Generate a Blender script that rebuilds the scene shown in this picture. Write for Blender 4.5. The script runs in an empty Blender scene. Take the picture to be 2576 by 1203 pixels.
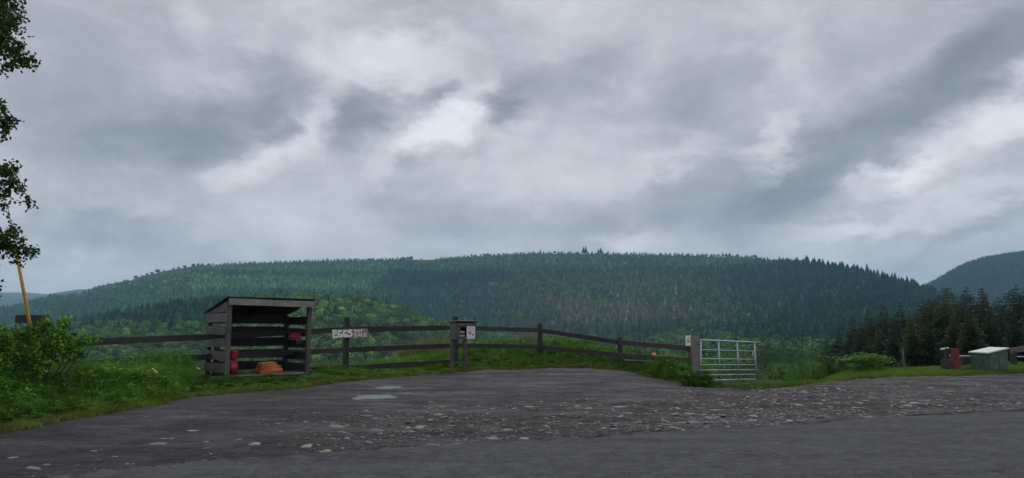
import bpy, bmesh, math, random
import numpy as np
from mathutils import Vector, Matrix
from mathutils import noise as mnoise

random.seed(7)
rng = np.random.default_rng(11)
scene = bpy.context.scene
COL = scene.collection

# ------------------------------------------------------------------ camera
F = 1874.0                     # focal length for a picture 2576 wide
CX, CY = 1288.0, 601.5
PITCH = math.atan((830 - CY) / F)
CAMZ = 1.4
cd = bpy.data.cameras.new('camera')
cam = bpy.data.objects.new('camera', cd)
COL.objects.link(cam)
cd.sensor_width = 36.0
cd.lens = 36.0 * F / 2576.0
cd.clip_start = 0.1
cd.clip_end = 30000
cam.location = (0, 0, CAMZ)
cam.rotation_euler = (math.radians(90) + PITCH, 0, 0)
scene.camera = cam
scene.view_settings.view_transform = 'Standard'
scene.view_settings.look = 'None'
scene.view_settings.gamma = 1
scene.view_settings.exposure = 0.0
scene.view_settings.use_curve_mapping = False
scene.cycles.max_bounces = 5
scene.cycles.diffuse_bounces = 2
scene.cycles.glossy_bounces = 2
scene.cycles.transmission_bounces = 2
scene.cycles.transparent_max_bounces = 6
scene.cycles.volume_bounces = 0
scene.cycles.use_denoising = True
HAZE = 0.00013

cp, sp = math.cos(PITCH), math.sin(PITCH)
def raydir(px, py):
    a = (px - CX) / F
    b = (CY - py) / F
    return Vector((a, cp - b * sp, sp + b * cp))
def P(px, py, Y):                       # point seen at (px,py) lying Y metres ahead
    d = raydir(px, py)
    return Vector((0, 0, CAMZ)) + d * (Y / d.y)
def RP(px, py, p0, n):                  # point seen at (px,py) on the plane through p0
    d = raydir(px, py)
    o = Vector((0, 0, CAMZ))
    t = (Vector(p0) - o).dot(n) / d.dot(n)
    return o + d * t
def U(px):
    return (px - CX) / (F * cp + (830 - CY) * sp) * 1.0
def to_px(x, y, z):                     # vectorised projection
    zc = z - CAMZ
    depth = y * cp + zc * sp
    up = -y * sp + zc * cp
    return CX + F * x / depth, CY - F * up / depth

# ------------------------------------------------------------------ sky and sun
SUN_EL, SUN_AZ = math.radians(52), math.radians(20)
SKY_STR = 0.1
world = bpy.data.worlds.new('World')
scene.world = world
world.use_nodes = True
wt = world.node_tree
wt.nodes.clear()
def srgb(c):
    return tuple(((v / 255) / 12.92 if v / 255 <= 0.04045 else ((v / 255 + 0.055) / 1.055) ** 2.4) for v in c)

class NT:
    def __init__(s, t): s.t = t
    def n(s, typ, **kw):
        nd = s.t.nodes.new(typ)
        for k, v in kw.items():
            setattr(nd, k, v)
        return nd
    def l(s, a, b): s.t.links.new(a, b)
    def val(s, x, sock):
        if hasattr(x, 'is_linked') or isinstance(x, bpy.types.NodeSocket): s.l(x, sock)
        else: sock.default_value = x
    def math(s, op, a, b=0.0, c=None, clamp=False):
        nd = s.n('ShaderNodeMath', operation=op, use_clamp=clamp)
        s.val(a, nd.inputs[0]); s.val(b, nd.inputs[1])
        if c is not None: s.val(c, nd.inputs[2])
        return nd.outputs[0]
    def vmath(s, op, a, b=(0, 0, 0)):
        nd = s.n('ShaderNodeVectorMath', operation=op)
        s.val(a, nd.inputs[0]); s.val(b, nd.inputs[1])
        return nd.outputs[0]
    def noise(s, vec, scale, detail=3, rough=0.5, dist=0.0, out='Fac'):
        nd = s.n('ShaderNodeTexNoise')
        if vec is not None: s.l(vec, nd.inputs['Vector'])
        nd.inputs['Scale'].default_value = scale
        nd.inputs['Detail'].default_value = detail
        nd.inputs['Roughness'].default_value = rough
        nd.inputs['Distortion'].default_value = dist
        return nd.outputs[out]
    def ramp(s, fac, stops, interp='LINEAR'):
        nd = s.n('ShaderNodeValToRGB')
        cr = nd.color_ramp
        cr.interpolation = interp
        while len(cr.elements) < len(stops): cr.elements.new(0.5)
        for e, (p, c) in zip(cr.elements, stops):
            e.position = p
            e.color = (c[0], c[1], c[2], 1) if hasattr(c, '__len__') else (c, c, c, 1)
        s.l(fac, nd.inputs[0])
        return nd.outputs[0]
    def mix(s, fac, a, b, typ='MIX'):
        nd = s.n('ShaderNodeMix', data_type='RGBA', blend_type=typ)
        s.val(fac, nd.inputs[0])
        for x, k in ((a, 6), (b, 7)):
            if isinstance(x, tuple): nd.inputs[k].default_value = (x[0], x[1], x[2], 1)
            else: s.l(x, nd.inputs[k])
        return nd.outputs[2]
    def mapr(s, v, a, b, c, d):
        nd = s.n('ShaderNodeMapRange')
        s.l(v, nd.inputs[0])
        for i, q in enumerate((a, b, c, d)): nd.inputs[i + 1].default_value = q
        return nd.outputs[0]

w = NT(wt)
tc = w.n('ShaderNodeTexCoord')
sep = w.n('ShaderNodeSeparateXYZ')
w.l(tc.outputs['Generated'], sep.inputs[0])
sx, sy, sz = sep.outputs
ysafe = w.math('MAXIMUM', sy, 0.12)
front = w.math('GREATER_THAN', sy, 0.12)
uu = w.math('DIVIDE', sx, ysafe)
ww = w.math('DIVIDE', sz, ysafe)
off = w.math('MULTIPLY', w.math('SUBTRACT', 1.0, front), 9.0)
uu = w.math('ADD', uu, off)
cmb = w.n('ShaderNodeCombineXYZ')
w.l(uu, cmb.inputs[0]); w.l(ww, cmb.inputs[1])
# cloud-layer coordinates (a sheet overhead seen in perspective)
zz = w.math('ADD', w.math('MAXIMUM', sz, 0.0), 0.22)
c2 = w.n('ShaderNodeCombineXYZ')
w.l(w.math('DIVIDE', sx, zz), c2.inputs[0]); w.l(w.math('DIVIDE', sy, zz), c2.inputs[1])
layer = c2.outputs[0]
mpd = w.n('ShaderNodeMapping'); w.l(tc.outputs['Generated'], mpd.inputs[0]); mpd.inputs['Scale'].default_value = (1, 1, 1.9); mpd.inputs['Rotation'].default_value = (0, math.radians(-14), 0)
dirv = mpd.outputs[0]
n_col = w.noise(dirv, 4.2, 6, 0.6, 0.2, 'Color')
warp = w.vmath('SCALE', w.vmath('SUBTRACT', n_col, (0.5, 0.5, 0.5)))
warp.node.inputs['Scale'].default_value = 0.16
warped = w.vmath('ADD', cmb.outputs[0], warp)
n_col2 = w.noise(dirv, 15.0, 7, 0.65, 0.0, 'Color')
warp2 = w.vmath('SCALE', w.vmath('SUBTRACT', n_col2, (0.5, 0.5, 0.5)))
warp2.node.inputs['Scale'].default_value = 0.08
warped = w.vmath('ADD', warped, warp2)
blobs = [  # x, y, half length, half height, tilt, strength
 (1085,335,120,72,20,.17),(1150,275,86,58,45,.14),(1000,395,120,40,25,.15),(1195,205,100,38,40,.15),(1040,300,70,60,0,.07),(650,385,160,66,30,.20),(820,262,95,45,42,.13),
 (1560,618,130,34,0,.12),(480,70,80,60,-60,.10),(2250,430,190,46,6,.22),(2440,330,250,90,36,.20),
 (2600,250,170,80,40,.15),(2150,532,170,32,2,.13),(2420,490,260,50,10,.12),(1010,120,230,80,10,.12),
 (1945,365,110,40,52,.16),(1985,165,100,80,60,.10),(1290,345,80,50,20,.08),(1380,440,300,90,15,.10),
 (80,705,280,45,0,.10),(660,520,420,90,10,.06),(880,130,200,60,20,.06),(640,130,60,40,40,.06),(1650,160,160,120,60,.05),
 (1700,410,140,40,20,.08),(1420,60,160,60,0,.04),
 (500,285,330,95,18,-.19),(230,300,320,150,0,-.12),(915,272,115,78,20,-.24),(1105,215,85,50,10,-.18),
 (1370,215,210,95,12,-.12),(1240,270,75,90,60,-.20),(2160,330,400,110,33,-.20),(2480,150,360,130,33,-.16),
 (2520,50,330,140,0,-.10),(1830,470,380,65,14,-.11),(2380,425,100,38,22,-.16),(1790,265,190,110,10,-.10),
 (250,605,300,48,-3,-.12),(130,120,260,160,0,-.05),(2450,570,220,36,18,-.10),(1000,440,160,60,25,-.05),(1150,40,280,50,0,-.07),
 (1550,130,120,80,60,-.06),(1300,540,420,50,8,-.05),(720,230,120,70,30,-.07)]
acc = None
for (bx, by, a, b, ang, amp) in blobs:
    d = raydir(bx, by)
    mp = w.n('ShaderNodeMapping', vector_type='TEXTURE')
    mp.inputs['Location'].default_value = (d.x / d.y, d.z / d.y, 0)
    mp.inputs['Rotation'].default_value = (0, 0, math.radians(ang))
    mp.inputs['Scale'].default_value = (a * 1.25 / F, b * 1.25 / F, 1)
    w.l(warped, mp.inputs['Vector'])
    g = w.n('ShaderNodeTexGradient', gradient_type='SPHERICAL')
    w.l(mp.outputs[0], g.inputs[0])
    acc = w.math('MULTIPLY_ADD', w.math('SMOOTH_MIN', g.outputs['Fac'], 0.8, 0.3), amp * 1.1, acc if acc is not None else 0.0)
nz = w.noise(layer, 1.1, 7, 0.58, 0.5)
nz2 = w.noise(dirv, 6.0, 10, 0.62, 0.35)
B = w.math('ADD', acc, 0.765)
B = w.math('ADD', B, w.math('MULTIPLY', w.math('SUBTRACT', nz, 0.5), 0.18))
B = w.math('ADD', B, w.math('MULTIPLY', w.math('SUBTRACT', nz2, 0.5), 0.40))
ccol = w.ramp(B, [(0.42, srgb((117, 122, 131))), (0.58, srgb((150, 155, 164))), (0.70, srgb((176, 179, 189))),
                  (0.84, srgb((212, 213, 221))), (1.0, srgb((243, 245, 250)))])
elev = w.mapr(sz, 0.42, 0.95, 1.0, 2.0)
ccol = w.vmath('SCALE', ccol)
w.l(elev, ccol.node.inputs['Scale'])
ccol = w.vmath('SCALE', ccol)
ccol.node.inputs['Scale'].default_value = 1.0 / SKY_STR
skyn = w.n('ShaderNodeTexSky', sky_type='NISHITA')
skyn.sun_disc = False
skyn.sun_elevation = SUN_EL
skyn.sun_rotation = SUN_AZ
fin = w.mix(0.96, skyn.outputs[0], ccol)
bg = w.n('ShaderNodeBackground')
bg.inputs['Strength'].default_value = SKY_STR
w.l(fin, bg.inputs[0])
wo = w.n('ShaderNodeOutputWorld')
w.l(bg.outputs[0], wo.inputs['Surface'])

sd = bpy.data.lights.new('sun', 'SUN')
sd.energy = 0.7
sd.angle = math.radians(40)
sd.color = (1.0, 0.97, 0.93)
sun = bpy.data.objects.new('sun', sd)
COL.objects.link(sun)
sun.rotation_euler = Vector((math.sin(SUN_AZ) * math.cos(SUN_EL), math.cos(SUN_AZ) * math.cos(SUN_EL), math.sin(SUN_EL))).to_track_quat('Z', 'Y').to_euler()

# ------------------------------------------------------------------ helpers
def lk(o, parent=None):
    COL.objects.link(o)
    if parent is not None: o.parent = parent
    return o
def tag(o, label=None, cat=None, group=None, kind=None):
    if label: o['label'] = label
    if cat: o['category'] = cat
    if group: o['group'] = group
    if kind: o['kind'] = kind
    return o
def empty(name, loc, rz=0.0):
    o = bpy.data.objects.new(name, None)
    o.location = loc
    o.rotation_euler = (0, 0, rz)
    o.empty_display_size = 0.1
    return lk(o)
def mesh_np(name, v, f, mat=None, smooth=False, parent=None, link=True):
    v = np.asarray(v, dtype=np.float32); f = np.asarray(f, dtype=np.int32)
    me = bpy.data.meshes.new(name)
    k = f.shape[1]
    me.vertices.add(len(v)); me.vertices.foreach_set('co', v.ravel())
    me.loops.add(f.size); me.loops.foreach_set('vertex_index', f.ravel())
    me.polygons.add(len(f)); me.polygons.foreach_set('loop_start', np.arange(0, f.size, k, dtype=np.int32))
    me.update(calc_edges=True)
    if smooth: me.polygons.foreach_set('use_smooth', np.ones(len(f), dtype=bool))
    if mat: me.materials.append(mat)
    o = bpy.data.objects.new(name, me)
    if link: lk(o, parent)
    return o
def bm_obj(name, bm, mat, parent=None, smooth=False, link=True):
    bmesh.ops.recalc_face_normals(bm, faces=bm.faces)
    me = bpy.data.meshes.new(name)
    bm.to_mesh(me); bm.free()
    if smooth:
        for p in me.polygons: p.use_smooth = True
    if mat: me.materials.append(mat)
    o = bpy.data.objects.new(name, me)
    if link: lk(o, parent)
    return o
def box_between(bm, a, b, h, t, up=Vector((0, 0, 1)), wob=0.0, seg=1, bevel=0.0):
    """plank from a to b (centre line), h tall, t thick"""
    a, b = Vector(a), Vector(b)
    d = (b - a).normalized()
    side = d.cross(up).normalized()
    upv = side.cross(d).normalized()
    rings = []
    for i in range(seg + 1):
        c = a.lerp(b, i / seg)
        w0 = random.uniform(-wob, wob)
        w1 = random.uniform(-wob, wob)
        ring = []
        for (s, u) in ((-1, -1), (1, -1), (1, 1), (-1, 1)):
            ring.append(bm.verts.new(c + side * (s * t / 2) + upv * (u * h / 2 + (w0 if u > 0 else w1))))
        rings.append(ring)
    for r0, r1 in zip(rings, rings[1:]):
        for k in range(4):
            bm.faces.new((r0[k], r0[(k + 1) % 4], r1[(k + 1) % 4], r1[k]))
    bm.faces.new(rings[0][::-1]); bm.faces.new(rings[-1])
def tube(bm, pts, radii, n=8, caps=True):
    pts = [Vector(p) for p in pts]
    rings = []
    for i, p in enumerate(pts):
        d = (pts[min(i + 1, len(pts) - 1)] - pts[max(i - 1, 0)]).normalized()
        ref = Vector((0, 0, 1)) if abs(d.z) < 0.9 else Vector((1, 0, 0))
        s = d.cross(ref).normalized(); q = s.cross(d)
        r = radii[i] if hasattr(radii, '__len__') else radii
        rings.append([bm.verts.new(p + (s * math.cos(2 * math.pi * k / n) + q * math.sin(2 * math.pi * k / n)) * r) for k in range(n)])
    for r0, r1 in zip(rings, rings[1:]):
        for k in range(n):
            bm.faces.new((r0[k], r0[(k + 1) % n], r1[(k + 1) % n], r1[k]))
    if caps:
        bm.faces.new(rings[0][::-1]); bm.faces.new(rings[-1])
def plank(name, a, b, h, t, mat, parent, **kw):
    bm = bmesh.new()
    box_between(bm, a, b, h, t, **kw)
    return bm_obj(name, bm, mat, parent)
def prism(bm, pts, n, depth):
    """flat polygon with thickness; pts world points, n outward normal"""
    a = [bm.verts.new(p) for p in pts]
    b = [bm.verts.new(Vector(p) - n * depth) for p in pts]
    bm.faces.new(a); bm.faces.new(b[::-1])
    m = len(a)
    for i in range(m):
        bm.faces.new((a[i], b[i], b[(i + 1) % m], a[(i + 1) % m]))

# ------------------------------------------------------------------ materials
def newmat(name):
    m = bpy.data.materials.new(name)
    m.use_nodes = True
    t = NT(m.node_tree)
    b = m.node_tree.nodes['Principled BSDF']
    return m, t, b
def set_bump(t, b, height, strength=0.5, dist=0.01):
    bp = t.n('ShaderNodeBump')
    bp.inputs['Strength'].default_value = strength
    bp.inputs['Distance'].default_value = dist
    t.l(height, bp.inputs['Height'])
    t.l(bp.outputs[0], b.inputs['Normal'])
def wood_mat(name, dark, light, rough=0.75, moss=0.0, scale=1.0):
    m, t, b = newmat(name)
    tc = t.n('ShaderNodeTexCoord')
    geo = t.n('ShaderNodeNewGeometry')
    mp = t.n('ShaderNodeMapping'); t.l(geo.outputs['Position'], mp.inputs[0])
    mp.inputs['Scale'].default_value = (3 * scale, 3 * scale, 22 * scale)
    oi = t.n('ShaderNodeObjectInfo')
    g = t.noise(mp.outputs[0], 2.0, 6, 0.65, 0.6)
    big = t.noise(geo.outputs['Position'], 2.3, 4, 0.6)
    f = t.math('ADD', t.math('MULTIPLY', g, 0.7), t.math('MULTIPLY', big, 0.6))
    f = t.math('ADD', f, t.math('MULTIPLY', t.math('SUBTRACT', oi.outputs['Random'], 0.5), 0.25))
    c = t.ramp(f, [(0.40, dark), (0.85, light)])
    if moss:
        mn = t.noise(geo.outputs['Position'], 7.0, 5, 0.7)
        c = t.mix(t.math('MULTIPLY', t.mapr(mn, 0.52, 0.66, 0, 1), moss), c, (0.05, 0.075, 0.03))
    t.l(c, b.inputs['Base Color'])
    b.inputs['Roughness'].default_value = rough
    set_bump(t, b, g, 0.6, 0.01)
    return m
def plain_mat(name, c, rough=0.6, metal=0.0, var=0.15, scale=6.0, bump=0.0):
    m, t, b = newmat(name)
    geo = t.n('ShaderNodeNewGeometry')
    n = t.noise(geo.outputs['Position'], scale, 5, 0.6)
    lo = tuple(v * (1 - var * 1.6) for v in c); hi = tuple(min(1, v * (1 + var * 1.6)) for v in c)
    t.l(t.ramp(n, [(0.3, lo), (0.7, hi)]), b.inputs['Base Color'])
    b.inputs['Roughness'].default_value = rough
    b.inputs['Metallic'].default_value = metal
    if bump: set_bump(t, b, t.noise(geo.outputs['Position'], scale * 6, 3, 0.6), bump, 0.01)
    return m
def foliage_mat(name, source='INSTANCER', spec=0.25, rough=0.6, var=0.5, scale=0.6, trans=0.0, hue=(0.10, 0.10, 0.02)):
    m, t, b = newmat(name)
    if source == 'INSTANCER':
        a = t.n('ShaderNodeAttribute', attribute_type='INSTANCER', attribute_name='tint')
        c = a.outputs['Color']
    else:
        a = t.n('ShaderNodeObjectInfo')
        c = a.outputs['Color']
    geo = t.n('ShaderNodeNewGeometry')
    n = t.noise(geo.outputs['Position'], scale, 3, 0.6)
    r = t.mapr(geo.outputs['Random Per Island'], 0, 1, 1 - var, 1 + var)
    k = t.math('MULTIPLY', r, t.mapr(n, 0.3, 0.7, 0.75, 1.3))
    sc = t.vmath('SCALE', c); t.l(k, sc.node.inputs['Scale'])
    t.l(sc, b.inputs['Base Color'])
    b.inputs['Roughness'].default_value = rough
    b.inputs['Specular IOR Level'].default_value = spec
    if trans > 0:
        tr = t.n('ShaderNodeBsdfTranslucent')
        t.l(t.mix(0.3, sc, hue), tr.inputs['Color'])
        mx = t.n('ShaderNodeMixShader'); mx.inputs[0].default_value = trans
        out = m.node_tree.nodes['Material Output']
        t.l(b.outputs[0], mx.inputs[1]); t.l(tr.outputs[0], mx.inputs[2]); t.l(mx.outputs[0], out.inputs['Surface'])
    return m

M = {}
M['dark_wood'] = wood_mat('dark_wood', (0.010, 0.009, 0.009), (0.036, 0.031, 0.028), moss=0.35)
M['grey_wood'] = wood_mat('grey_wood', (0.020, 0.018, 0.018), (0.12, 0.104, 0.098))
M['pale_wood'] = wood_mat('pale_wood', (0.12, 0.105, 0.10), (0.34, 0.30, 0.28))
M['post_wood'] = wood_mat('post_wood', (0.07, 0.068, 0.06), (0.20, 0.195, 0.175), moss=0.4)
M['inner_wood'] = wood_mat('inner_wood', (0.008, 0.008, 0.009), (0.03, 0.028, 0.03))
M['brown_wood'] = wood_mat('brown_wood', (0.05, 0.03, 0.025), (0.12, 0.075, 0.06))
M['felt'] = plain_mat('roof_felt', (0.03, 0.03, 0.032), 0.7, var=0.3, bump=0.4)
M['galv'] = plain_mat('galvanised_steel', (0.36, 0.40, 0.43), 0.5, 0.6, 0.12, 9)
M['sheet'] = plain_mat('pale_sheet', (0.55, 0.60, 0.62), 0.35, 0.2, 0.08)
M['white'] = plain_mat('white_paint', (0.74, 0.75, 0.75), 0.55, var=0.05, scale=14)
M['board'] = plain_mat('pink_brown_board', (0.27, 0.17, 0.145), 0.7, var=0.2, scale=7)
M['poster'] = plain_mat('poster_white', (0.62, 0.63, 0.68), 0.45, var=0.03)
M['hen'] = plain_mat('hen_orange', (0.62, 0.20, 0.05), 0.5, var=0.25, scale=30)
M['maroon'] = plain_mat('maroon_print', (0.20, 0.02, 0.025), 0.5, var=0.2, scale=30)
M['ink'] = plain_mat('grey_ink', (0.20, 0.18, 0.22), 0.5, var=0.2, scale=60)
M['black'] = plain_mat('black_print', (0.02, 0.02, 0.02), 0.5)
M['yellow'] = plain_mat('yellow_print', (0.70, 0.58, 0.10), 0.5, var=0.05)
M['carton'] = plain_mat('egg_carton', (0.42, 0.40, 0.33), 0.8, var=0.1, scale=20)
M['red'] = plain_mat('red_plastic', (0.24, 0.014, 0.018), 0.45, var=0.3, scale=9)
M['redbrown'] = plain_mat('weathered_red_paint', (0.13, 0.016, 0.013), 0.6, var=0.45, scale=8, bump=0.2)
M['pink'] = plain_mat('pink_plastic', (0.50, 0.03, 0.11), 0.4, var=0.1)
M['log'] = wood_mat('orange_split_wood', (0.12, 0.032, 0.010), (0.52, 0.17, 0.045), 0.7)
M['polegold'] = plain_mat('yellow_pole_paint', (0.33, 0.165, 0.012), 0.55, var=0.25, scale=7)
M['palegrey'] = plain_mat('pale_grey_rod', (0.36, 0.38, 0.42), 0.5, 0.0)
M['orange'] = plain_mat('orange_plastic', (0.80, 0.20, 0.06), 0.45, var=0.06)
M['greenpaint'] = plain_mat('green_cabinet_paint', (0.045, 0.085, 0.052), 0.55, var=0.3, scale=5)
M['lid'] = plain_mat('pale_green_lid', (0.50, 0.60, 0.52), 0.4, var=0.05, scale=3)
M['bark'] = wood_mat('bark', (0.02, 0.017, 0.014), (0.07, 0.06, 0.05))
M['birch'] = plain_mat('pale_stake', (0.10, 0.11, 0.10), 0.8, var=0.2)

# ------------------------------------------------------------------ terrain
def rbf(pts):
    pts = np.array(pts, float)
    X = pts[:, :2]; z = pts[:, 2]
    D = np.linalg.norm(X[:, None] - X[None], axis=2)
    A = np.sqrt(D ** 2 + 0.4)
    n = len(X)
    S = np.zeros((n + 1, n + 1)); S[:n, :n] = -A + np.eye(n) * 0.0; S[:n, n] = 1; S[n, :n] = 1
    wv = np.linalg.solve(S, np.append(z, 0))
    def f(x, y):
        x = np.asarray(x, float); y = np.asarray(y, float)
        r = np.full(x.shape, wv[n])
        for i in range(n):
            r = r - wv[i] * np.sqrt((x - X[i, 0]) ** 2 + (y - X[i, 1]) ** 2 + 0.4)
        return r
    return f
ctrl = []
for xx in (-40, -25, -15, -10, -5, 0, 5, 10, 15, 25, 40):
    for yy in (-20, 0, 6, 9):
        ctrl.append((xx, yy, 0.0))
for (px, py, Y) in [(900, 950, 21.3), (1100, 936, 23.6), (1250, 927, 25.4), (1400, 922, 26.6), (1560, 934, 24.8), (1700, 962, 20.6),
                    (1850, 978, 18.3), (2000, 970, 19.4), (2200, 951, 21.8), (2400, 944, 23.0), (2576, 936, 24.4), (2800, 930, 26),
                    (560, 985, 16.9), (650, 962, 18.6), (400, 1010, 14.4), (200, 1042, 12.4), (0, 1075, 10.7)]:
    p = P(px, py, Y); ctrl.append((p.x, p.y, p.z))
def xyz(px, Y, z):
    p = P(px, 830, Y); return (p.x, Y, z)
for (px, Y, z) in [(873, 22.6, .14), (1143, 25.2, .30), (1359, 28.2, .28), (1460, 27.6, .14), (1560, 26.5, -.02), (1650, 24.3, -.08), (1735, 21.6, -.12), (1760, 19.9, -.10),
                   (1900, 21.6, -.16), (1850, 24, -.8), (1950, 24, -.7), (700, 21.6, .08), (520, 19.6, .05), (300, 17.2, .02), (90, 15, .0), (-200, 14, 0),
                   (1250, 30, .50), (1400, 31, .50), (1550, 30, .30), (1050, 28, .32), (900, 26, -.1), (1700, 26, -.3), (750, 25, -.2),
                   (2100, 25, .0), (2300, 26, .05), (2480, 25.2, .14), (2576, 26.5, .2), (2576, 30, .1), (2300, 30, -.4)]:
    ctrl.append(xyz(px, Y, z))
plate = rbf(ctrl)

def prof(pts, key=lambda px, py: (px, py)):
    a = np.array(pts, float)
    return a[:, 0], a[:, 1]
FT = F * cp + (830 - CY) * sp
ridge_px = [(-900, 800), (-400, 790), (0, 770), (60, 757), (100, 746), (130, 740), (200, 733), (240, 717), (330, 698), (400, 681), (480, 667), (560, 656), (700, 651),
            (830, 646), (950, 645), (1040, 643), (1080, 644), (1130, 640), (1260, 632), (1340, 628), (1470, 628), (1600, 630), (1760, 633),
            (1900, 636), (1960, 648), (2060, 649), (2150, 664), (2250, 688), (2330, 712), (2370, 728), (2450, 745), (2600, 790), (3000, 820), (3600, 840)]
rp = np.array(ridge_px, float)
ru = (rp[:, 0] - CX) / FT
rt = (830 - rp[:, 1]) / F * 1.0
def ridge_tan(u):
    return np.interp(u, ru, rt)
def Rdist(u): return np.interp(u, [-1.3, -.69, -.4, 0, .25, .38, .48, .58, .8, 1.3], [2100, 2000, 1900, 1900, 1750, 1450, 1200, 1000, 900, 900])
def Vdist(u): return np.interp(u, [-1.3, .1, .3, .5, 1.3], [560, 560, 430, 350, 350])
def T0(u): return np.interp(u, [-1.3, .1, .3, 1.3], [-.070, -.070, -.042, -.045])
def Yedge(u): return np.interp(u, [-1.3, -.69, -.5, -.35, -.25, -.15, -.06, .1, .17, .21, .25, .3, .34, .45, .6, .69, 1.3],
                               [15, 16.5, 19.5, 22.5, 25, 27.5, 31, 32, 30, 26.5, 23.5, 22.5, 22.5, 24.5, 28, 31, 34])
def Dv(u): return np.interp(u, [-1.3, .12, .3, 1.3], [44, 44, 14, 14])
def Lv(u): return np.interp(u, [-1.3, .12, .3, 1.3], [110, 110, 90, 90])
spur_px = np.array([(-400, 860), (0, 830), (250, 800), (420, 768), (560, 752), (640, 745), (760, 739), (900, 745), (1000, 769), (1100, 803), (1200, 838), (1400, 880), (3000, 900)], float)
def spur_tan(u): return np.interp(u, (spur_px[:, 0] - CX) / FT, (830 - spur_px[:, 1]) / F)
SPUR_Y = 800.0
def nz2d(x, y, s, seed=0.0):
    # cheap smooth value noise, vectorised
    x = np.asarray(x) * s + seed * 17.3; y = np.asarray(y) * s - seed * 9.1
    xi = np.floor(x); yi = np.floor(y); xf = x - xi; yf = y - yi
    def h(a, b):
        v = np.sin(a * 127.1 + b * 311.7 + seed) * 43758.5453
        return v - np.floor(v)
    q = xf * xf * (3 - 2 * xf); r = yf * yf * (3 - 2 * yf)
    return (h(xi, yi) * (1 - q) + h(xi + 1, yi) * q) * (1 - r) + (h(xi, yi + 1) * (1 - q) + h(xi + 1, yi + 1) * q) * r
def sstep(a, b, x):
    t = np.clip((x - a) / (b - a), 0, 1); return t * t * (3 - 2 * t)
def H(x, y):
    x = np.asarray(x, float); y = np.asarray(y, float)
    ys = np.maximum(y, 10)
    u = np.clip(x / ys, -1.25, 1.25)
    e = Yedge(u)
    cx_ = np.clip(x, -45, 45)
    pl = plate(np.where(y > e, cx_, cx_), np.minimum(y, e + 2.0))
    pl = np.clip(pl, -1.2, 0.7)
    t = np.maximum(y - e, 0)
    val = pl - Dv(u) * (1 - np.exp(-(t ** 1.35) / (Lv(u) * np.maximum(t + 4, 1) ** 0.35)))
    V = Vdist(u); R = Rdist(u)
    s = np.clip((y - V) / (R - V), 0, 1)
    pxu = CX + FT * u
    brow = sstep(300, 340, pxu) * (1 - sstep(505, 530, pxu))
    th = ridge_tan(u) - 10.0 / R * (1 - .75 * brow)
    T = T0(u) + (th - T0(u)) * s ** 0.95 + 0.006 * (nz2d(u, s, 9.0, 2.0) - 0.5) * np.sin(s * np.pi) * 1.5 + 0.004 * (nz2d(u, s * .6, 30.0, 5.0) - .5) * np.sin(s * np.pi)
    zh = CAMZ + y * T
    zr = CAMZ + R * th
    zh = np.where(y > R, zr - (y - R) * 0.22, zh)
    # spur in front of the hill
    cr = CAMZ + SPUR_Y * spur_tan(u) - 7.0
    zs = cr - np.abs((y - SPUR_Y) / 230.0) ** 1.7 * 38.0
    zs = zs + 3.0 * (nz2d(x, y, 0.02, 3.0) - .5)
    m = u < 0.12
    zh = np.where(m & (y < 1300), np.maximum(zh, zs), zh)
    b = sstep(V - 260, V, y)
    z = val * (1 - b) + zh * b
    return np.where(y > V, np.maximum(z, -70), z)
def H1(x, y): return float(H(np.array([x]), np.array([y]))[0])

m, t, b = newmat('grassland_ground')
geo = t.n('ShaderNodeNewGeometry')
n1 = t.noise(geo.outputs['Position'], 0.35, 6, 0.65); n2 = t.noise(geo.outputs['Position'], 9.0, 5, 0.7)
n3 = t.noise(geo.outputs['Position'], 0.012, 5, 0.6)
c = t.mix(n2, t.ramp(n1, [(0.35, (0.018, 0.03, 0.009)), (0.65, (0.045, 0.075, 0.018))]), (0.03, 0.028, 0.015))
c = t.mix(t.mapr(n3, 0.45, 0.6, 0, 0.6), c, (0.055, 0.05, 0.03))
t.l(c, b.inputs['Base Color'])
b.inputs['Roughness'].default_value = 0.9
b.inputs['Specular IOR Level'].default_value = 0.15
set_bump(t, b, n2, 0.6, 0.03)
M['ground'] = m

ys = np.concatenate([np.linspace(-45, 4, 10), np.arange(6, 36, 0.5), np.geomspace(37, 600, 110), np.linspace(612, 2400, 150), np.linspace(2450, 3000, 8)])
us = np.linspace(-1.15, 1.15, 330)
GY, GU = np.meshgrid(ys, us, indexing='ij')
GX = GU * np.maximum(GY, 34 - 0.0 * GY) * np.where(GY < 36, 1.0, 1.0)
GX = GU * np.where(GY < 34, 34, GY)
GZ = H(GX, GY) - 0.02
vv = np.stack([GX, GY, GZ], -1).reshape(-1, 3)
nr, nc = GY.shape
ii = (np.arange(nr - 1)[:, None] * nc + np.arange(nc - 1)[None]).ravel()
ff = np.stack([ii, ii + 1, ii + nc + 1, ii + nc], 1)
ground = mesh_np('ground', vv, ff, M['ground'], smooth=True)
tag(ground, kind='structure')

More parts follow.
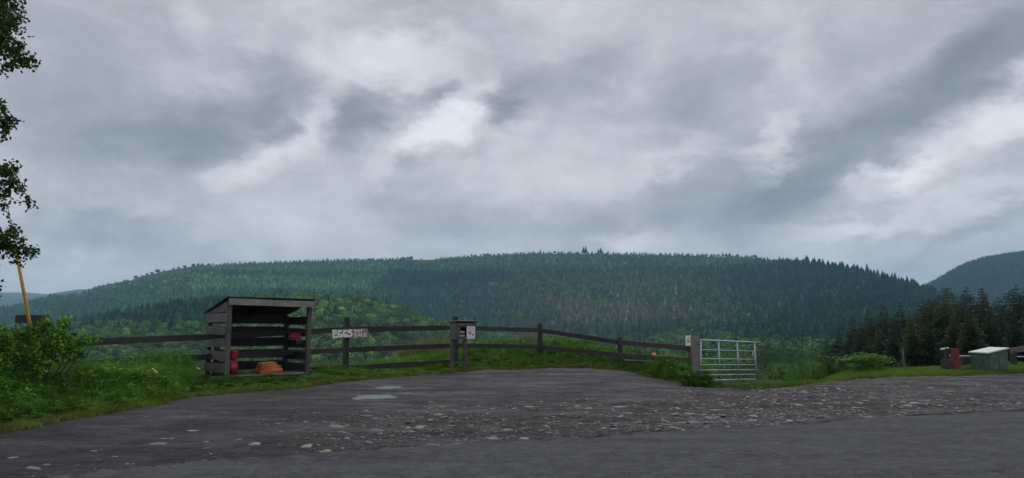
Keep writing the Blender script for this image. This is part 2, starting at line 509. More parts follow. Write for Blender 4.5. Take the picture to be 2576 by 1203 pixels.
# ---- distant hills ----------------------------------------------------
def far_hill(name, prof_px, R, y0, z0, mat, ncol=160, nrow=60, rough=0.0):
    a = np.array(prof_px, float)
    pu = (a[:, 0] - CX) / FT; pt = (830 - a[:, 1]) / F
    u = np.linspace(pu[0], pu[-1], ncol); s = np.linspace(0, 1.25, nrow)
    SS, UU = np.meshgrid(s, u, indexing='ij')
    Y = y0 + (R - y0) * SS
    top = CAMZ + R * np.interp(UU, pu, pt)
    Z = np.where(SS <= 1, z0 + (top - z0) * np.sin(np.clip(SS, 0, 1) * np.pi / 2) ** 1.1, top - (Y - R) * 0.2)
    Z += rough * (nz2d(UU * 30, SS * 6, 1.0, 4.0) - .5) * np.clip(1 - SS, 0, 1)
    v = np.stack([UU * Y, Y, Z], -1).reshape(-1, 3)
    i = (np.arange(nrow - 1)[:, None] * ncol + np.arange(ncol - 1)[None]).ravel()
    o = mesh_np(name, v, np.stack([i, i + 1, i + ncol + 1, i + ncol], 1), mat, smooth=True)
    tag(o, kind='structure')
    def h(x, y):
        uu_ = x / y
        ss = (y - y0) / (R - y0)
        tp = CAMZ + R * np.interp(uu_, pu, pt)
        return z0 + (tp - z0) * np.sin(np.clip(ss, 0, 1) * np.pi / 2) ** 1.1
    return o, h, (pu, pt)
m, t, b = newmat('heather_moor')
geo = t.n('ShaderNodeNewGeometry')
n1 = t.noise(geo.outputs['Position'], 0.004, 6, 0.6)
t.l(t.ramp(n1, [(0.4, (0.03, 0.035, 0.03)), (0.6, (0.07, 0.075, 0.05))]), b.inputs['Base Color'])
b.inputs['Roughness'].default_value = 0.95
M['moor'] = m
rh_prof = [(2150, 800), (2290, 748), (2356, 722), (2400, 697), (2450, 675), (2500, 661), (2576, 650), (2680, 646), (2800, 655), (3100, 700)]
rh, rh_h, _ = far_hill('hill', rh_prof, 2600, 1500, -60, M['ground'])
far_hill('moorland_hill', [(-700, 728), (-300, 733), (-60, 739), (0, 738), (60, 738), (110, 742), (160, 741), (400, 760), (700, 800)], 5200, 3600, -80, M['moor'])
far_hill('moorland_hill', [(-200, 770), (60, 750), (140, 737), (190, 730), (240, 729), (330, 735), (700, 780), (1000, 800)], 4300, 3200, -80, M['moor'])

# ------------------------------------------------------------------ layby, road
edge_far = np.array([(-500, 1160), (-200, 1110), (0, 1077), (100, 1062), (200, 1044), (300, 1029), (400, 1012), (480, 997), (560, 988), (640, 979), (720, 976), (790, 967), (850, 960), (950, 950), (1050, 941), (1150, 933),
                     (1250, 928), (1400, 923), (1480, 925), (1560, 934), (1640, 948), (1720, 964), (1800, 976), (1870, 980), (1950, 974), (2020, 969), (2100, 960), (2200, 951),
                     (2300, 947), (2450, 942), (2576, 937), (2750, 930), (3000, 925), (3400, 922)], float)
edge_road = np.array([(-600, 1300), (-100, 1240), (170, 1203), (330, 1183), (500, 1166), (700, 1154), (850, 1145), (1000, 1130), (1100, 1122), (1290, 1110), (1450, 1106), (1600, 1095),
                      (1750, 1086), (1900, 1073), (2060, 1066), (2200, 1051), (2400, 1042), (2576, 1033), (2800, 1020), (3200, 1005), (3600, 995)], float)
def ground_hit(px, py):                  # ray against the plateau surface
    px = np.asarray(px, float); py = np.asarray(py, float)
    a = (px - CX) / F; b_ = (CY - py) / F
    dx, dy, dz = a, cp - b_ * sp, sp + b_ * cp
    Y = CAMZ * dy / -dz
    for _ in range(12):
        X = dx / dy * Y
        z = plate(X, Y)
        Y = 0.5 * Y + 0.5 * (CAMZ - z) * dy / -dz
    return dx / dy * Y, Y
ex, ey = ground_hit(edge_far[:, 0], edge_far[:, 1])
eu = ex / ey
rx, ry = ground_hit(edge_road[:, 0], edge_road[:, 1])
rdu = rx / ry
def far_Y(u): return np.interp(u, eu, ey)
def road_Y(u): return np.interp(u, rdu, ry)
_co = np.zeros(len(ground.data.vertices) * 3, np.float32); ground.data.vertices.foreach_get('co', _co); _co = _co.reshape(-1, 3)
_u = _co[:, 0] / np.maximum(_co[:, 1], 1); _in = (_co[:, 1] < far_Y(_u) - .55) & (_co[:, 1] < 40)
_co[_in, 2] -= .10
ground.data.vertices.foreach_set('co', _co.ravel()); ground.data.update()
puddles = [  # px, py, half width px, half height px, angle
 (937, 997, 44, 5.0), (975, 974, 26, 3.0), (1563, 1023, 15, 2.4)]
pud = []
for (px, py, hw, hh) in puddles:
    x0, y0 = ground_hit([px], [py]); x0 = float(x0[0]); y0 = float(y0[0])
    x1, y1 = ground_hit([px], [py + hh]); x2, y2 = ground_hit([px], [py - hh])
    pud.append((x0, y0, hw / F * y0, float(y2[0] - y1[0]) / 2))
def coarse_at(x, y):
    ax, ay = to_px(x, y, 0 * x)
    c = np.exp(-((ax - 1350) / 620) ** 2 - ((ay - 1068) / 42) ** 2) + np.exp(-((ax - 2150) / 620) ** 2 - ((ay - 1010) / 50) ** 2) + .22 * np.exp(-((ax - 500) / 500) ** 2 - ((ay - 1120) / 50) ** 2)
    c = c + .5 * np.exp(-((y - road_Y(x / np.maximum(y, 1))) / .9) ** 2) * sstep(500, 1100, ax)
    return np.clip(c * (.5 + nz2d(x, y, .7, 12.)) , 0, 1)
def layby_z(x, y):
    z = plate(x, y) + 0.012
    c = coarse_at(x, y)
    for (x0, y0, a, b_) in pud:
        c = c * (1 - .8 * np.exp(-(((x - x0) / (a * 1.6)) ** 2 + ((y - y0) / (b_ * 1.8)) ** 2)))
    z = z + c * (0.050 * (nz2d(x, y, 2.1, 21.) - .5) + 0.036 * (nz2d(x, y, 4.7, 22.) - .5) + 0.022 * (nz2d(x, y, 10.3, 23.) - .5))
    for i, (x0, y0, a, b_) in enumerate(pud):
        d2 = ((x - x0) / (a * 1.5)) ** 2 + ((y - y0) / (b_ * 1.6)) ** 2
        z = z - 0.034 * np.exp(-d2)
        z = z + .006 * (nz2d(x, y, 5.0, 31.) - .5) * np.exp(-d2)
    z = z + 0.012 * (nz2d(x, y, 1.1, 1.) - .5) + 0.008 * (nz2d(x, y, 3.1, 2.) - .5) + 0.012 * (nz2d(x, y, 8.3, 3.) - .5)
    return z
ul = np.linspace(-0.86, 0.86, 800)
sl = np.linspace(0, 1, 260)
SS, UU = np.meshgrid(sl, ul, indexing='ij')
Y0 = road_Y(UU) - 0.5
Y1 = far_Y(UU) + 0.35 * (nz2d(UU * 60, UU * 0, 1.0, 7.0) - .5) + 0.15
YY = Y0 + (Y1 - Y0) * SS
XX = UU * YY
ZZ = layby_z(XX, YY)
fine = 0.010 * (nz2d(XX, YY, 17.0, 8.0) - .5) + 0.006 * (nz2d(XX, YY, 31.0, 9.0) - .5)
ZZ = ZZ + fine
ZZ = np.where(SS > 0.985, ZZ - 0.05, ZZ)
ZZ = np.where(YY < road_Y(UU) - 0.1, ZZ - 0.05, ZZ)
nr, nc = SS.shape
ii = (np.arange(nr - 1)[:, None] * nc + np.arange(nc - 1)[None]).ravel()
m, t, b = newmat('wet_dirt_gravel')
geo = t.n('ShaderNodeNewGeometry')
pos = geo.outputs['Position']
mp = t.n('ShaderNodeMapping'); t.l(pos, mp.inputs[0])
mp.inputs['Rotation'].default_value = (0, 0, math.radians(-20)); mp.inputs['Scale'].default_value = (0.5, 1.2, 1)
at = t.n('ShaderNodeAttribute', attribute_name='coarse'); co = at.outputs['Fac']
n1 = t.noise(mp.outputs[0], 1.0, 8, 0.7, 0.5)
n2 = t.noise(pos, 9.0, 7, 0.78)
n3 = t.noise(pos, 60.0, 4, 0.75)
def pebs(scale, keep, seed):
    vor = t.n('ShaderNodeTexVoronoi'); vor.inputs['Scale'].default_value = scale; vor.inputs['Randomness'].default_value = 1.0
    t.l(t.vmath('ADD', pos, (seed, seed * .7, 0)), vor.inputs[0])
    vs = t.n('ShaderNodeSeparateColor'); t.l(vor.outputs['Color'], vs.inputs[0])
    k = t.math('MULTIPLY', t.mapr(vs.outputs[0], keep, keep + .04, 0, 1), t.mapr(vor.outputs['Distance'], 0.30, 0.42, 1, 0))
    return k, vs.outputs[1]
# fine, smoother dirt with pale worn tracks
fine = t.ramp(n1, [(0.36, (0.018, 0.0155, 0.0165)), (0.50, (0.032, 0.028, 0.030)), (0.60, (0.052, 0.048, 0.050)), (0.70, (0.10, 0.096, 0.098))])
fine = t.mix(t.mapr(n2, 0.47, 0.62, 0, 0.65), fine, (0.078, 0.070, 0.069))
fine = t.mix(t.mapr(n2, 0.34, 0.46, 0.6, 0), fine, (0.011, 0.0095, 0.0095))
# broken coarse ground: dark brown soil between stones
rough_ = t.ramp(n2, [(0.36, (0.008, 0.0065, 0.006)), (0.50, (0.030, 0.024, 0.021)), (0.60, (0.062, 0.054, 0.050)), (0.72, (0.13, 0.122, 0.118))])
base = t.mix(t.mapr(co, 0.12, 0.6, 0, 0.9), fine, rough_)
n5 = t.noise(pos, 1.3, 5, 0.65)
base = t.mix(t.mapr(n5, 0.55, 0.70, 0, 0.6), base, (0.050, 0.031, 0.023))
n6 = t.noise(pos, 2.6, 6, 0.6, 0.8)  # soft patches: dry tone, wet sheen and relief put into the colour
base = t.mix(t.mapr(n6, 0.55, 0.72, 0, 0.6), base, (0.105, 0.10, 0.10))
base = t.mix(t.mapr(n6, 0.28, 0.42, 0.6, 0), base, (0.012, 0.010, 0.010))
base = t.mix(t.mapr(n3, 0.36, 0.58, 0.7, 0), base, (0.009, 0.008, 0.008))
hp = None
for (scl_, keep, sd_) in ((11.0, .93, 3.1), (21.0, .88, 7.7), (40.0, .84, 1.9)):
    k, rv = pebs(scl_, keep, sd_)
    k = t.math('MULTIPLY', k, t.mapr(co, 0.10, 0.55, 0.06, 0.95))
    base = t.mix(k, base, t.ramp(rv, [(0.0, (0.06, 0.055, 0.055)), (0.5, (0.12, 0.11, 0.105)), (0.85, (0.20, 0.19, 0.175)), (1.0, (0.27, 0.22, 0.16))]))
    hp = k if hp is None else t.math('ADD', hp, k)
t.l(base, b.inputs['Base Color'])
t.l(t.mapr(n1, 0.42, 0.66, 0.8, 0.38), b.inputs['Roughness'])
b.inputs['Specular IOR Level'].default_value = 0.22
hh = t.math('ADD', t.math('MULTIPLY', n2, 2.0), t.math('MULTIPLY', n3, 0.6))
hh = t.math('ADD', hh, t.math('MULTIPLY', hp, 0.6))
set_bump(t, b, hh, 1.0, 0.03)
M['gravel'] = m
_cz = coarse_at(XX, YY)
layby = mesh_np('gravel_layby', np.stack([XX, YY, ZZ], -1).reshape(-1, 3), np.stack([ii, ii + 1, ii + nc + 1, ii + nc], 1), M['gravel'], smooth=True)
_a = layby.data.attributes.new('coarse', 'FLOAT', 'POINT'); _a.data.foreach_set('value', _cz.ravel().astype(np.float32))
tag(layby, kind='structure')

m, t, b = newmat('asphalt')
geo = t.n('ShaderNodeNewGeometry'); pos = geo.outputs['Position']
mp = t.n('ShaderNodeMapping'); t.l(pos, mp.inputs[0])
mp.inputs['Rotation'].default_value = (0, 0, math.radians(-22)); mp.inputs['Scale'].default_value = (0.12, 1.5, 1)
n1 = t.noise(mp.outputs[0], 1.0, 5, 0.6, 0.2)
n2 = t.noise(pos, 55.0, 4, 0.8)
vor = t.n('ShaderNodeTexVoronoi'); t.l(pos, vor.inputs[0]); vor.inputs['Scale'].default_value = 75.0
vs = t.n('ShaderNodeSeparateColor'); t.l(vor.outputs['Color'], vs.inputs[0])
base = t.ramp(n1, [(0.3, (0.034, 0.034, 0.036)), (0.7, (0.072, 0.072, 0.076))])
mp4 = t.n('ShaderNodeMapping'); t.l(pos, mp4.inputs[0]); mp4.inputs['Rotation'].default_value = (0, 0, math.radians(-24)); mp4.inputs['Scale'].default_value = (.45, 1, 1)
n4 = t.noise(mp4.outputs[0], 14.0, 6, 0.8)
base = t.mix(t.mapr(n4, 0.48, 0.62, 0, 0.8), base, (0.105, 0.105, 0.11))
base = t.mix(t.mapr(n4, 0.28, 0.45, 0.6, 0), base, (0.016, 0.016, 0.017))
base = t.mix(t.mapr(vs.outputs[0], 0.6, 1.0, 0, 0.5), base, (0.13, 0.13, 0.135))
nb_ = t.noise(pos, 0.55, 5, 0.65, 0.6)
base = t.mix(t.mapr(nb_, 0.50, 0.68, 0, 0.45), base, (0.085, 0.086, 0.09))
base = t.mix(t.mapr(nb_, 0.30, 0.44, 0.5, 0), base, (0.024, 0.023, 0.024))
nm_ = t.noise(pos, 3.2, 7, 0.72, .5)
base = t.mix(t.mapr(nm_, .52, .66, 0, .6), base, (.12, .12, .125))
base = t.mix(t.mapr(nm_, .30, .45, .55, 0), base, (.020, .019, .019))
vp = t.n('ShaderNodeTexVoronoi'); vp.inputs['Scale'].default_value = 5.0; t.l(pos, vp.inputs[0])
vq = t.n('ShaderNodeSeparateColor'); t.l(vp.outputs['Color'], vq.inputs[0])
base = t.mix(t.math('MULTIPLY', t.math('GREATER_THAN', vq.outputs[0], .93), t.mapr(vp.outputs['Distance'], .08, .13, .8, 0)), base, (0.2, 0.19, 0.17))
base = t.mix(t.mapr(n2, 0.3, 0.5, 0.6, 0), base, (0.02, 0.02, 0.021))
t.l(base, b.inputs['Base Color'])
b.inputs['Roughness'].default_value = 0.8
b.inputs['Specular IOR Level'].default_value = 0.09
set_bump(t, b, t.math('ADD', n2, t.math('MULTIPLY', vor.outputs['Distance'], -0.8)), 0.9, 0.012)
M['asphalt'] = m
ul = np.linspace(-0.95, 1.1, 1600)
edge = road_Y(ul) + 0.22 * (nz2d(ul * 60, ul * 0, 1.0, 3.) - .5) + 0.14 * (nz2d(ul * 190, ul * 0, 1.0, 3.) - .5) + 0.07 * (nz2d(ul * 620, ul * 0, 1.0, 4.) - .5)
rows = []
for k, (off_, zo) in enumerate(((0.0, -0.03), (-0.015, 0.026), (-0.06, 0.032))):
    rows.append(np.stack([ul * (edge + off_), edge + off_, np.full_like(ul, zo)], -1))
_sm = road_Y(ul) - .1
e2 = np.stack([ul * _sm, _sm, np.full_like(ul, .032)], -1)
ddir = np.array([math.cos(math.radians(24)), math.sin(math.radians(24))]); nrm = np.array([ddir[1], -ddir[0]])
for off_ in (0.4, 1.0, 2.0, 3.5, 5.0, 7.2):
    q = e2.copy(); q[:, 0] += nrm[0] * off_; q[:, 1] += nrm[1] * off_; q[:, 2] = 0.032 + 0.02 * math.sin(min(off_, 3.5) / 3.5 * 1.5)
    rows.append(q)
V_ = np.concatenate(rows); nr = len(rows); nc = len(ul)
ii = (np.arange(nr - 1)[:, None] * nc + np.arange(nc - 1)[None]).ravel()
road = mesh_np('road', V_, np.stack([ii, ii + 1, ii + nc + 1, ii + nc], 1)[:, ::-1], M['asphalt'], smooth=True)
tag(road, kind='structure')

m, t, b = newmat('puddle_water')
b.inputs['Base Color'].default_value = (0.05, 0.045, 0.045, 1)
b.inputs['Roughness'].default_value = 0.22
b.inputs['IOR'].default_value = 1.33
b.inputs['Specular IOR Level'].default_value = 0.9
b.inputs['Coat Weight'].default_value = 0.6
b.inputs['Coat Roughness'].default_value = 0.2
geo = t.n('ShaderNodeNewGeometry')
set_bump(t, b, t.noise(geo.outputs['Position'], 9, 2, 0.5), 0.08, 0.004)
M['water'] = m
for i, (x0, y0, a, b_) in enumerate(pud):
    zc = float(plate(np.array([x0]), np.array([y0]))[0]) - 0.0065
    bm = bmesh.new()
    pts = []
    for k in range(40):
        an = 2 * math.pi * k / 40
        r = 1.55
        pts.append(bm.verts.new((x0 + a * 1.0 * r * math.cos(an), y0 + b_ * 1.05 * r * math.sin(an), zc)))
    bm.faces.new(pts)
    o = bm_obj('puddle', bm, M['water'])
    tag(o, kind='structure')

# ------------------------------------------------------------------ scatter tool
def make_forms(name, objs):
    c = bpy.data.collections.new(name)
    for o in objs: c.objects.link(o)
    return c
def scatter(name, pts, rotz, scl, idx, tint, coll, parent=None, tilt=0.12, kind='stuff', label=None, cat=None):
    n = len(pts)
    me = bpy.data.meshes.new(name)
    me.vertices.add(n); me.vertices.foreach_set('co', np.asarray(pts, np.float32).ravel())
    rot = np.stack([rng.normal(0, tilt, n), rng.normal(0, tilt, n), rotz], -1).astype(np.float32)
    a = me.attributes.new('rot', 'FLOAT_VECTOR', 'POINT'); a.data.foreach_set('vector', rot.ravel())
    scl = np.asarray(scl, np.float32)
    if scl.ndim == 1: scl = np.stack([scl, scl, scl], -1)
    a = me.attributes.new('scl', 'FLOAT_VECTOR', 'POINT'); a.data.foreach_set('vector', scl.ravel())
    a = me.attributes.new('idx', 'INT', 'POINT'); a.data.foreach_set('value', np.asarray(idx, np.int32))
    tt = np.concatenate([np.asarray(tint, np.float32), np.ones((n, 1), np.float32)], 1)
    a = me.attributes.new('tint', 'FLOAT_COLOR', 'POINT'); a.data.foreach_set('color', tt.ravel())
    me.update()
    o = bpy.data.objects.new(name, me); lk(o, parent)
    ng = bpy.data.node_groups.new(name + '_nodes', 'GeometryNodeTree')
    ng.interface.new_socket('Geometry', in_out='INPUT', socket_type='NodeSocketGeometry')
    ng.interface.new_socket('Geometry', in_out='OUTPUT', socket_type='NodeSocketGeometry')
    N = ng.nodes.new
    gi, go = N('NodeGroupInput'), N('NodeGroupOutput')
    iop = N('GeometryNodeInstanceOnPoints')
    ci = N('GeometryNodeCollectionInfo'); ci.inputs['Collection'].default_value = coll
    ci.inputs['Separate Children'].default_value = True; ci.inputs['Reset Children'].default_value = True
    def attr(nm, dt):
        q = N('GeometryNodeInputNamedAttribute'); q.data_type = dt; q.inputs['Name'].default_value = nm
        return q.outputs['Attribute']
    L = ng.links.new
    L(gi.outputs[0], iop.inputs['Points']); L(ci.outputs[0], iop.inputs['Instance'])
    iop.inputs['Pick Instance'].default_value = True
    L(attr('idx', 'INT'), iop.inputs['Instance Index'])
    e2r = N('FunctionNodeEulerToRotation'); L(attr('rot', 'FLOAT_VECTOR'), e2r.inputs[0])
    L(e2r.outputs[0], iop.inputs['Rotation'])
    L(attr('scl', 'FLOAT_VECTOR'), iop.inputs['Scale'])
    L(iop.outputs[0], go.inputs[0])
    md = o.modifiers.new('scatter', 'NODES'); md.node_group = ng
    if kind: o['kind'] = kind
    tag(o, label, cat)
    return o

# ------------------------------------------------------------------ tree forms
def conifer_far(seed, h=1.0, r=0.17, tiers=8):
    rs = random.Random(seed); v = []; f = []
    for k in range(tiers):
        q = k / tiers
        zb = 0.10 + 0.80 * q; zt = min(1.0, zb + 0.30 * (1 - q) + 0.10)
        rr = r * (1 - q) ** 0.85 * rs.uniform(0.85, 1.15) + 0.012
        n = 9
        c = len(v); v.append((rs.uniform(-.01, .01), rs.uniform(-.01, .01), zt))
        a0 = rs.uniform(0, 6.28)
        for i in range(2 * n):
            an = a0 + math.pi * i / n
            ri = rr * (rs.uniform(0.85, 1.2) if i % 2 == 0 else rs.uniform(0.4, 0.6))
            v.append((ri * math.cos(an), ri * math.sin(an), zb + (rs.uniform(-0.03, 0.01) if i % 2 == 0 else 0.04)))
        for i in range(2 * n):
            f.append((c, c + 1 + i, c + 1 + (i + 1) % (2 * n)))
    return np.array(v), np.array(f)
def broad_far(seed, nl=9, nf=330):
    rs = np.random.default_rng(seed); V = []; Fc = []
    lobes = []
    for i in range(nl):
        an = rs.uniform(0, 6.28); rr = rs.uniform(0.0, 0.22); z = rs.uniform(0.38, 0.72)
        lobes.append((rr * math.cos(an) * (1.25 - z), rr * math.sin(an) * (1.25 - z), z, rs.uniform(0.13, 0.22)))
    lobes.append((0, 0, 0.5, 0.25))
    lobes = [(a_ * .8, b_ * .8, .5 + (c_ - .5) * .85, d_) for (a_, b_, c_, d_) in lobes]
    n = 0
    for k in range(nf):
        lx, ly, lz, lr = lobes[rs.integers(len(lobes))]
        d = rs.normal(size=3); d /= np.linalg.norm(d)
        if d[2] < -0.3: d[2] *= -1
        c = np.array([lx, ly, lz]) + d * lr * rs.uniform(0.8, 1.08) * np.array([1, 1, .85])
        nn = d + rs.normal(size=3) * 0.45; nn /= np.linalg.norm(nn)
        a = np.cross(nn, rs.normal(size=3)); a /= np.linalg.norm(a); b2 = np.cross(nn, a)
        s = rs.uniform(0.025, 0.055)
        V += [c + a * s, c + b2 * s * .8, c - a * s, c - b2 * s * .8]
        Fc.append((n, n + 1, n + 2, n + 3)); n += 4
    return np.array(V), np.array(Fc)
M['fol_inst'] = foliage_mat('forest_foliage', 'INSTANCER', var=0.45, scale=0.15, spec=0.1, rough=0.8)
M['fol_obj'] = foliage_mat('tree_foliage', 'OBJ', var=0.45, scale=0.15, spec=0.1, rough=0.8)
M['grass_inst'] = foliage_mat('grass_blades', 'INSTANCER', var=0.35, scale=1.2, spec=0.12, rough=0.65, trans=0.35)
M['leaf_obj'] = foliage_mat('leaves', 'OBJ', var=0.5, scale=2.0, spec=0.08, rough=0.75, trans=0.3)
forms = []
NCON = 5
for i in range(NCON):
    v, f = conifer_far(100 + i, r=(0.15, 0.19, 0.17, 0.21, 0.16)[i])
    forms.append(mesh_np('conifer_form' + 'abcde'[i], v, f, M['fol_inst'], link=False))
NBR = 4
for i in range(NBR):
    v, f = broad_far(200 + i)
    forms.append(mesh_np('roundtree_form' + 'abcd'[i], v, f, M['fol_inst'], link=False))
forest_forms = make_forms('forest_forms', forms)

# ------------------------------------------------------------------ forest planting
def plant(y_min, y_max, spacing, umin=-.80, umax=.80):
    pts = []
    y = y_min
    ysr = np.arange(y_min, y_max, spacing)
    for yy in ysr:
        xs = np.arange(umin * yy, umax * yy, spacing)
        p = np.stack([xs, np.full_like(xs, yy)], 1)
        pts.append(p)
    p = np.concatenate(pts)
    p += rng.uniform(-.48, .48, p.shape) * spacing
    return p
near = plant(330, 900, 7.0)
mid = plant(900, 2080, 8.8)
pp = np.concatenate([near, mid])
pu_ = pp[:, 0] / pp[:, 1]
keep = (pp[:, 1] < Rdist(pu_) + 25) & (pp[:, 1] > Vdist(pu_) - 210)
pp = pp[keep]; pu_ = pu_[keep]
pz = H(pp[:, 0], pp[:, 1])
ppx, ppy = to_px(pp[:, 0], pp[:, 1], pz)
# bare brow on the left of the ridge, where single trees stand
Rr = Rdist(pu_)
bare = (ppx > 325) & (ppx < 520) & (ppy < np.interp(ppx, [325, 400, 520], [710, 693, 673]) + 5 + 6 * (nz2d(pp[:, 0], pp[:, 1], .02, 9.) - .5)) & (pp[:, 1] > 1000)
bare |= (ppx > 1040) & (ppx < 1095) & (pp[:, 1] > Rr - 60)
pp, pu_, pz, ppx, ppy = pp[~bare], pu_[~bare], pz[~bare], ppx[~bare], ppy[~bare]
N_ = len(pp)
s_ = np.clip((pp[:, 1] - Vdist(pu_)) / (Rdist(pu_) - Vdist(pu_)), 0, 1)
on_spur = (pp[:, 1] < 980) & (pu_ < 0.02) & (pp[:, 1] > 560) & (ppx > 585 + 60 * (nz2d(pp[:, 0], pp[:, 1], .01, 1.) - .5) - (ppy - 740) * .6)
def G(cx, cy, sx_, sy_):
    return np.exp(-((ppx - cx) / sx_) ** 2 - ((ppy - cy) / sy_) ** 2)
n_a = nz2d(pp[:, 0], pp[:, 1], 0.006, 1.); n_b = nz2d(pp[:, 0], pp[:, 1], 0.02, 2.); n_c = nz2d(pp[:, 0], pp[:, 1], 0.05, 3.)
wob = (n_b - .5) * 14 + (n_a - .5) * 10
# broadleaf share by stand
pb = 0.03 + 0.0 * ppx
pb += 0.93 * on_spur
pb += 0.75 * G(200, 712, 210, 32) * (n_b > .3) + 0.55 * G(420, 700, 120, 30) * (n_c > .4)
pb += 1.3 * G(1400, 738, 55, 9) + 1.2 * G(1580, 752, 150, 18) * (n_c > .38) + 1.3 * G(1760, 766, 70, 22) * (n_c > .3) + 1.0 * G(1290, 722, 70, 5) + 1.0 * G(1890, 800, 60, 14) * (n_c > .5) + 0.6 * G(1330, 722, 160, 6) + 0.6 * G(2080, 745, 130, 9) * (n_c > .5)
pb += 0.75 * (ppy > 850) * (pu_ < .3)
pb += 0.9 * sstep(862, 885, ppy + wob * .5) * (pu_ >= .3)
pb += 0.75 * ((ppy + wob) > 826) * (pu_ < -.1)
pb += 0.7 * (n_b > .78)* (s_ < .5)
isb = rng.random(N_) < np.clip(pb, 0, 1)
# stand brightness and colour
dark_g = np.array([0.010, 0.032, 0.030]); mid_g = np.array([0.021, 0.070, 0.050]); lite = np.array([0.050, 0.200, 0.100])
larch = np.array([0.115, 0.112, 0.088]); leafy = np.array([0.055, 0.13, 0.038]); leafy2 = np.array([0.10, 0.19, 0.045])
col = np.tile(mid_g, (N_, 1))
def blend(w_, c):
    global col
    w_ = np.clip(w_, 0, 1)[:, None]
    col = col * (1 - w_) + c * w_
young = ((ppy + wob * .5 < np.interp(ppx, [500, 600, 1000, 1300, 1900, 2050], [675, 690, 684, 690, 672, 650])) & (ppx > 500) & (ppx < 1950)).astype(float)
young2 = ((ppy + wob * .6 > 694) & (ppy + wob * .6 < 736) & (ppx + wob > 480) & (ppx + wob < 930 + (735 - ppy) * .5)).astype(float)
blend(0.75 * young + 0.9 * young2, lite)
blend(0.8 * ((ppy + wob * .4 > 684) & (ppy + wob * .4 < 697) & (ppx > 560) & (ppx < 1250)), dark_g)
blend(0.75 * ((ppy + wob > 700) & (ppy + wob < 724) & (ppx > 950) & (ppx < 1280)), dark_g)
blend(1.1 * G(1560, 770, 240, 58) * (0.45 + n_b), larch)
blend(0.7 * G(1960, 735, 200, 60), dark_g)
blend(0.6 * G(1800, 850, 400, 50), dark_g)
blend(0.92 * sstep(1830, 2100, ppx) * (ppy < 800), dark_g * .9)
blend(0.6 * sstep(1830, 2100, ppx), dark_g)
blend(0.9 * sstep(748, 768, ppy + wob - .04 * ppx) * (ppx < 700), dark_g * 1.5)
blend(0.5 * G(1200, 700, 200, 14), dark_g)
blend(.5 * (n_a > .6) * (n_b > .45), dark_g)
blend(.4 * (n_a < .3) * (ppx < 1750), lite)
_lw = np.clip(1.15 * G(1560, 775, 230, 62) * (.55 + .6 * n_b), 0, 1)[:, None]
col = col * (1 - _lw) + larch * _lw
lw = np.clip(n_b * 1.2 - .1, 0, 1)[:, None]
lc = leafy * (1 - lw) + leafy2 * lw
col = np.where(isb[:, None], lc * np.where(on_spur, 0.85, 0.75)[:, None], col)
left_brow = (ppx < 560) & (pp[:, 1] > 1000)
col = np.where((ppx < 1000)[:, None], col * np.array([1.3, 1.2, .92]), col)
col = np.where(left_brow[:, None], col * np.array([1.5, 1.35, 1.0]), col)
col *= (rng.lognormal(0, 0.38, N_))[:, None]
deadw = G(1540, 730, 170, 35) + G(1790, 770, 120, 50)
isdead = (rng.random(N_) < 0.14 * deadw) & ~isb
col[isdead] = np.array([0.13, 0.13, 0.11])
hgt = np.where(isb, rng.uniform(9, 15, N_), rng.uniform(9, 17, N_) * (1 - 0.35 * (young + young2).clip(0, 1)))
hgt *= np.where(pp[:, 1] > Rdist(pu_) - 80, 0.85, 1.0)
hgt = np.where((pp[:, 1] > Rdist(pu_) - 40) & (rng.random(N_) < .12), hgt * 1.35, hgt)
wid = hgt * np.where(isb, rng.uniform(1.0, 1.5, N_), rng.uniform(1.15, 1.65, N_))
idx = np.where(isb, NCON + rng.integers(0, NBR, N_), rng.integers(0, NCON, N_))
pz = pz - np.where(isb, .25, .06) * hgt
# the trees that show largest become single objects
tp = (hgt / pp[:, 1])
vis = (ppx > 0) & (ppx < 2576) & (ppy < 925) & (ppy > 600)
order = np.argsort(-np.where(vis, tp, 0))
single = np.zeros(N_, bool)
cb = [i for i in order if isb[i]][:170]; cc = [i for i in order if not isb[i]][:180]
single[cb] = True; single[cc] = True
rest = ~single
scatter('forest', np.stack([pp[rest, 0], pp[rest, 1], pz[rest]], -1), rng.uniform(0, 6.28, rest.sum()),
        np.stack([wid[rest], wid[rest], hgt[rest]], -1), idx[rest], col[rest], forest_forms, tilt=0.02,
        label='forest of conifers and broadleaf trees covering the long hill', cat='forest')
def tree_obj(name, me_obj, loc, sc, rz, colr, mat=None):
    o = bpy.data.objects.new(name, me_obj.data)
    o.location = loc; o.scale = sc; o.rotation_euler = (0, 0, rz)
    o.color = (colr[0], colr[1], colr[2], 1)
    lk(o)
    o.material_slots[0].link = 'OBJECT'; o.material_slots[0].material = mat or M['fol_obj']
    return o
def where_label(px, kind):
    if px < 560: r = 'below the brow at the left, left of the slatted shelter'
    elif px < 1130: r = 'on the near spur behind the fence between shelter and egg box'
    elif px < 1750: r = 'on the valley side behind the fence right of the egg box'
    elif px < 1910: r = 'on the valley side seen through the metal gate'
    else: r = 'in the valley right of the metal gate'
    return kind + ' ' + r
for i in np.where(single)[0]:
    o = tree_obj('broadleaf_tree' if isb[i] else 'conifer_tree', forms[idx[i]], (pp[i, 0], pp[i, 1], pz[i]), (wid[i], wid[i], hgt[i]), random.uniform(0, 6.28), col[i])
    k = 'round leafy tree' if isb[i] else 'pointed dark conifer'
    lb = where_label(ppx[i], k)
    tag(o, lb, 'tree', lb.replace('round leafy tree', 'leafy trees').replace('pointed dark conifer', 'conifers'))

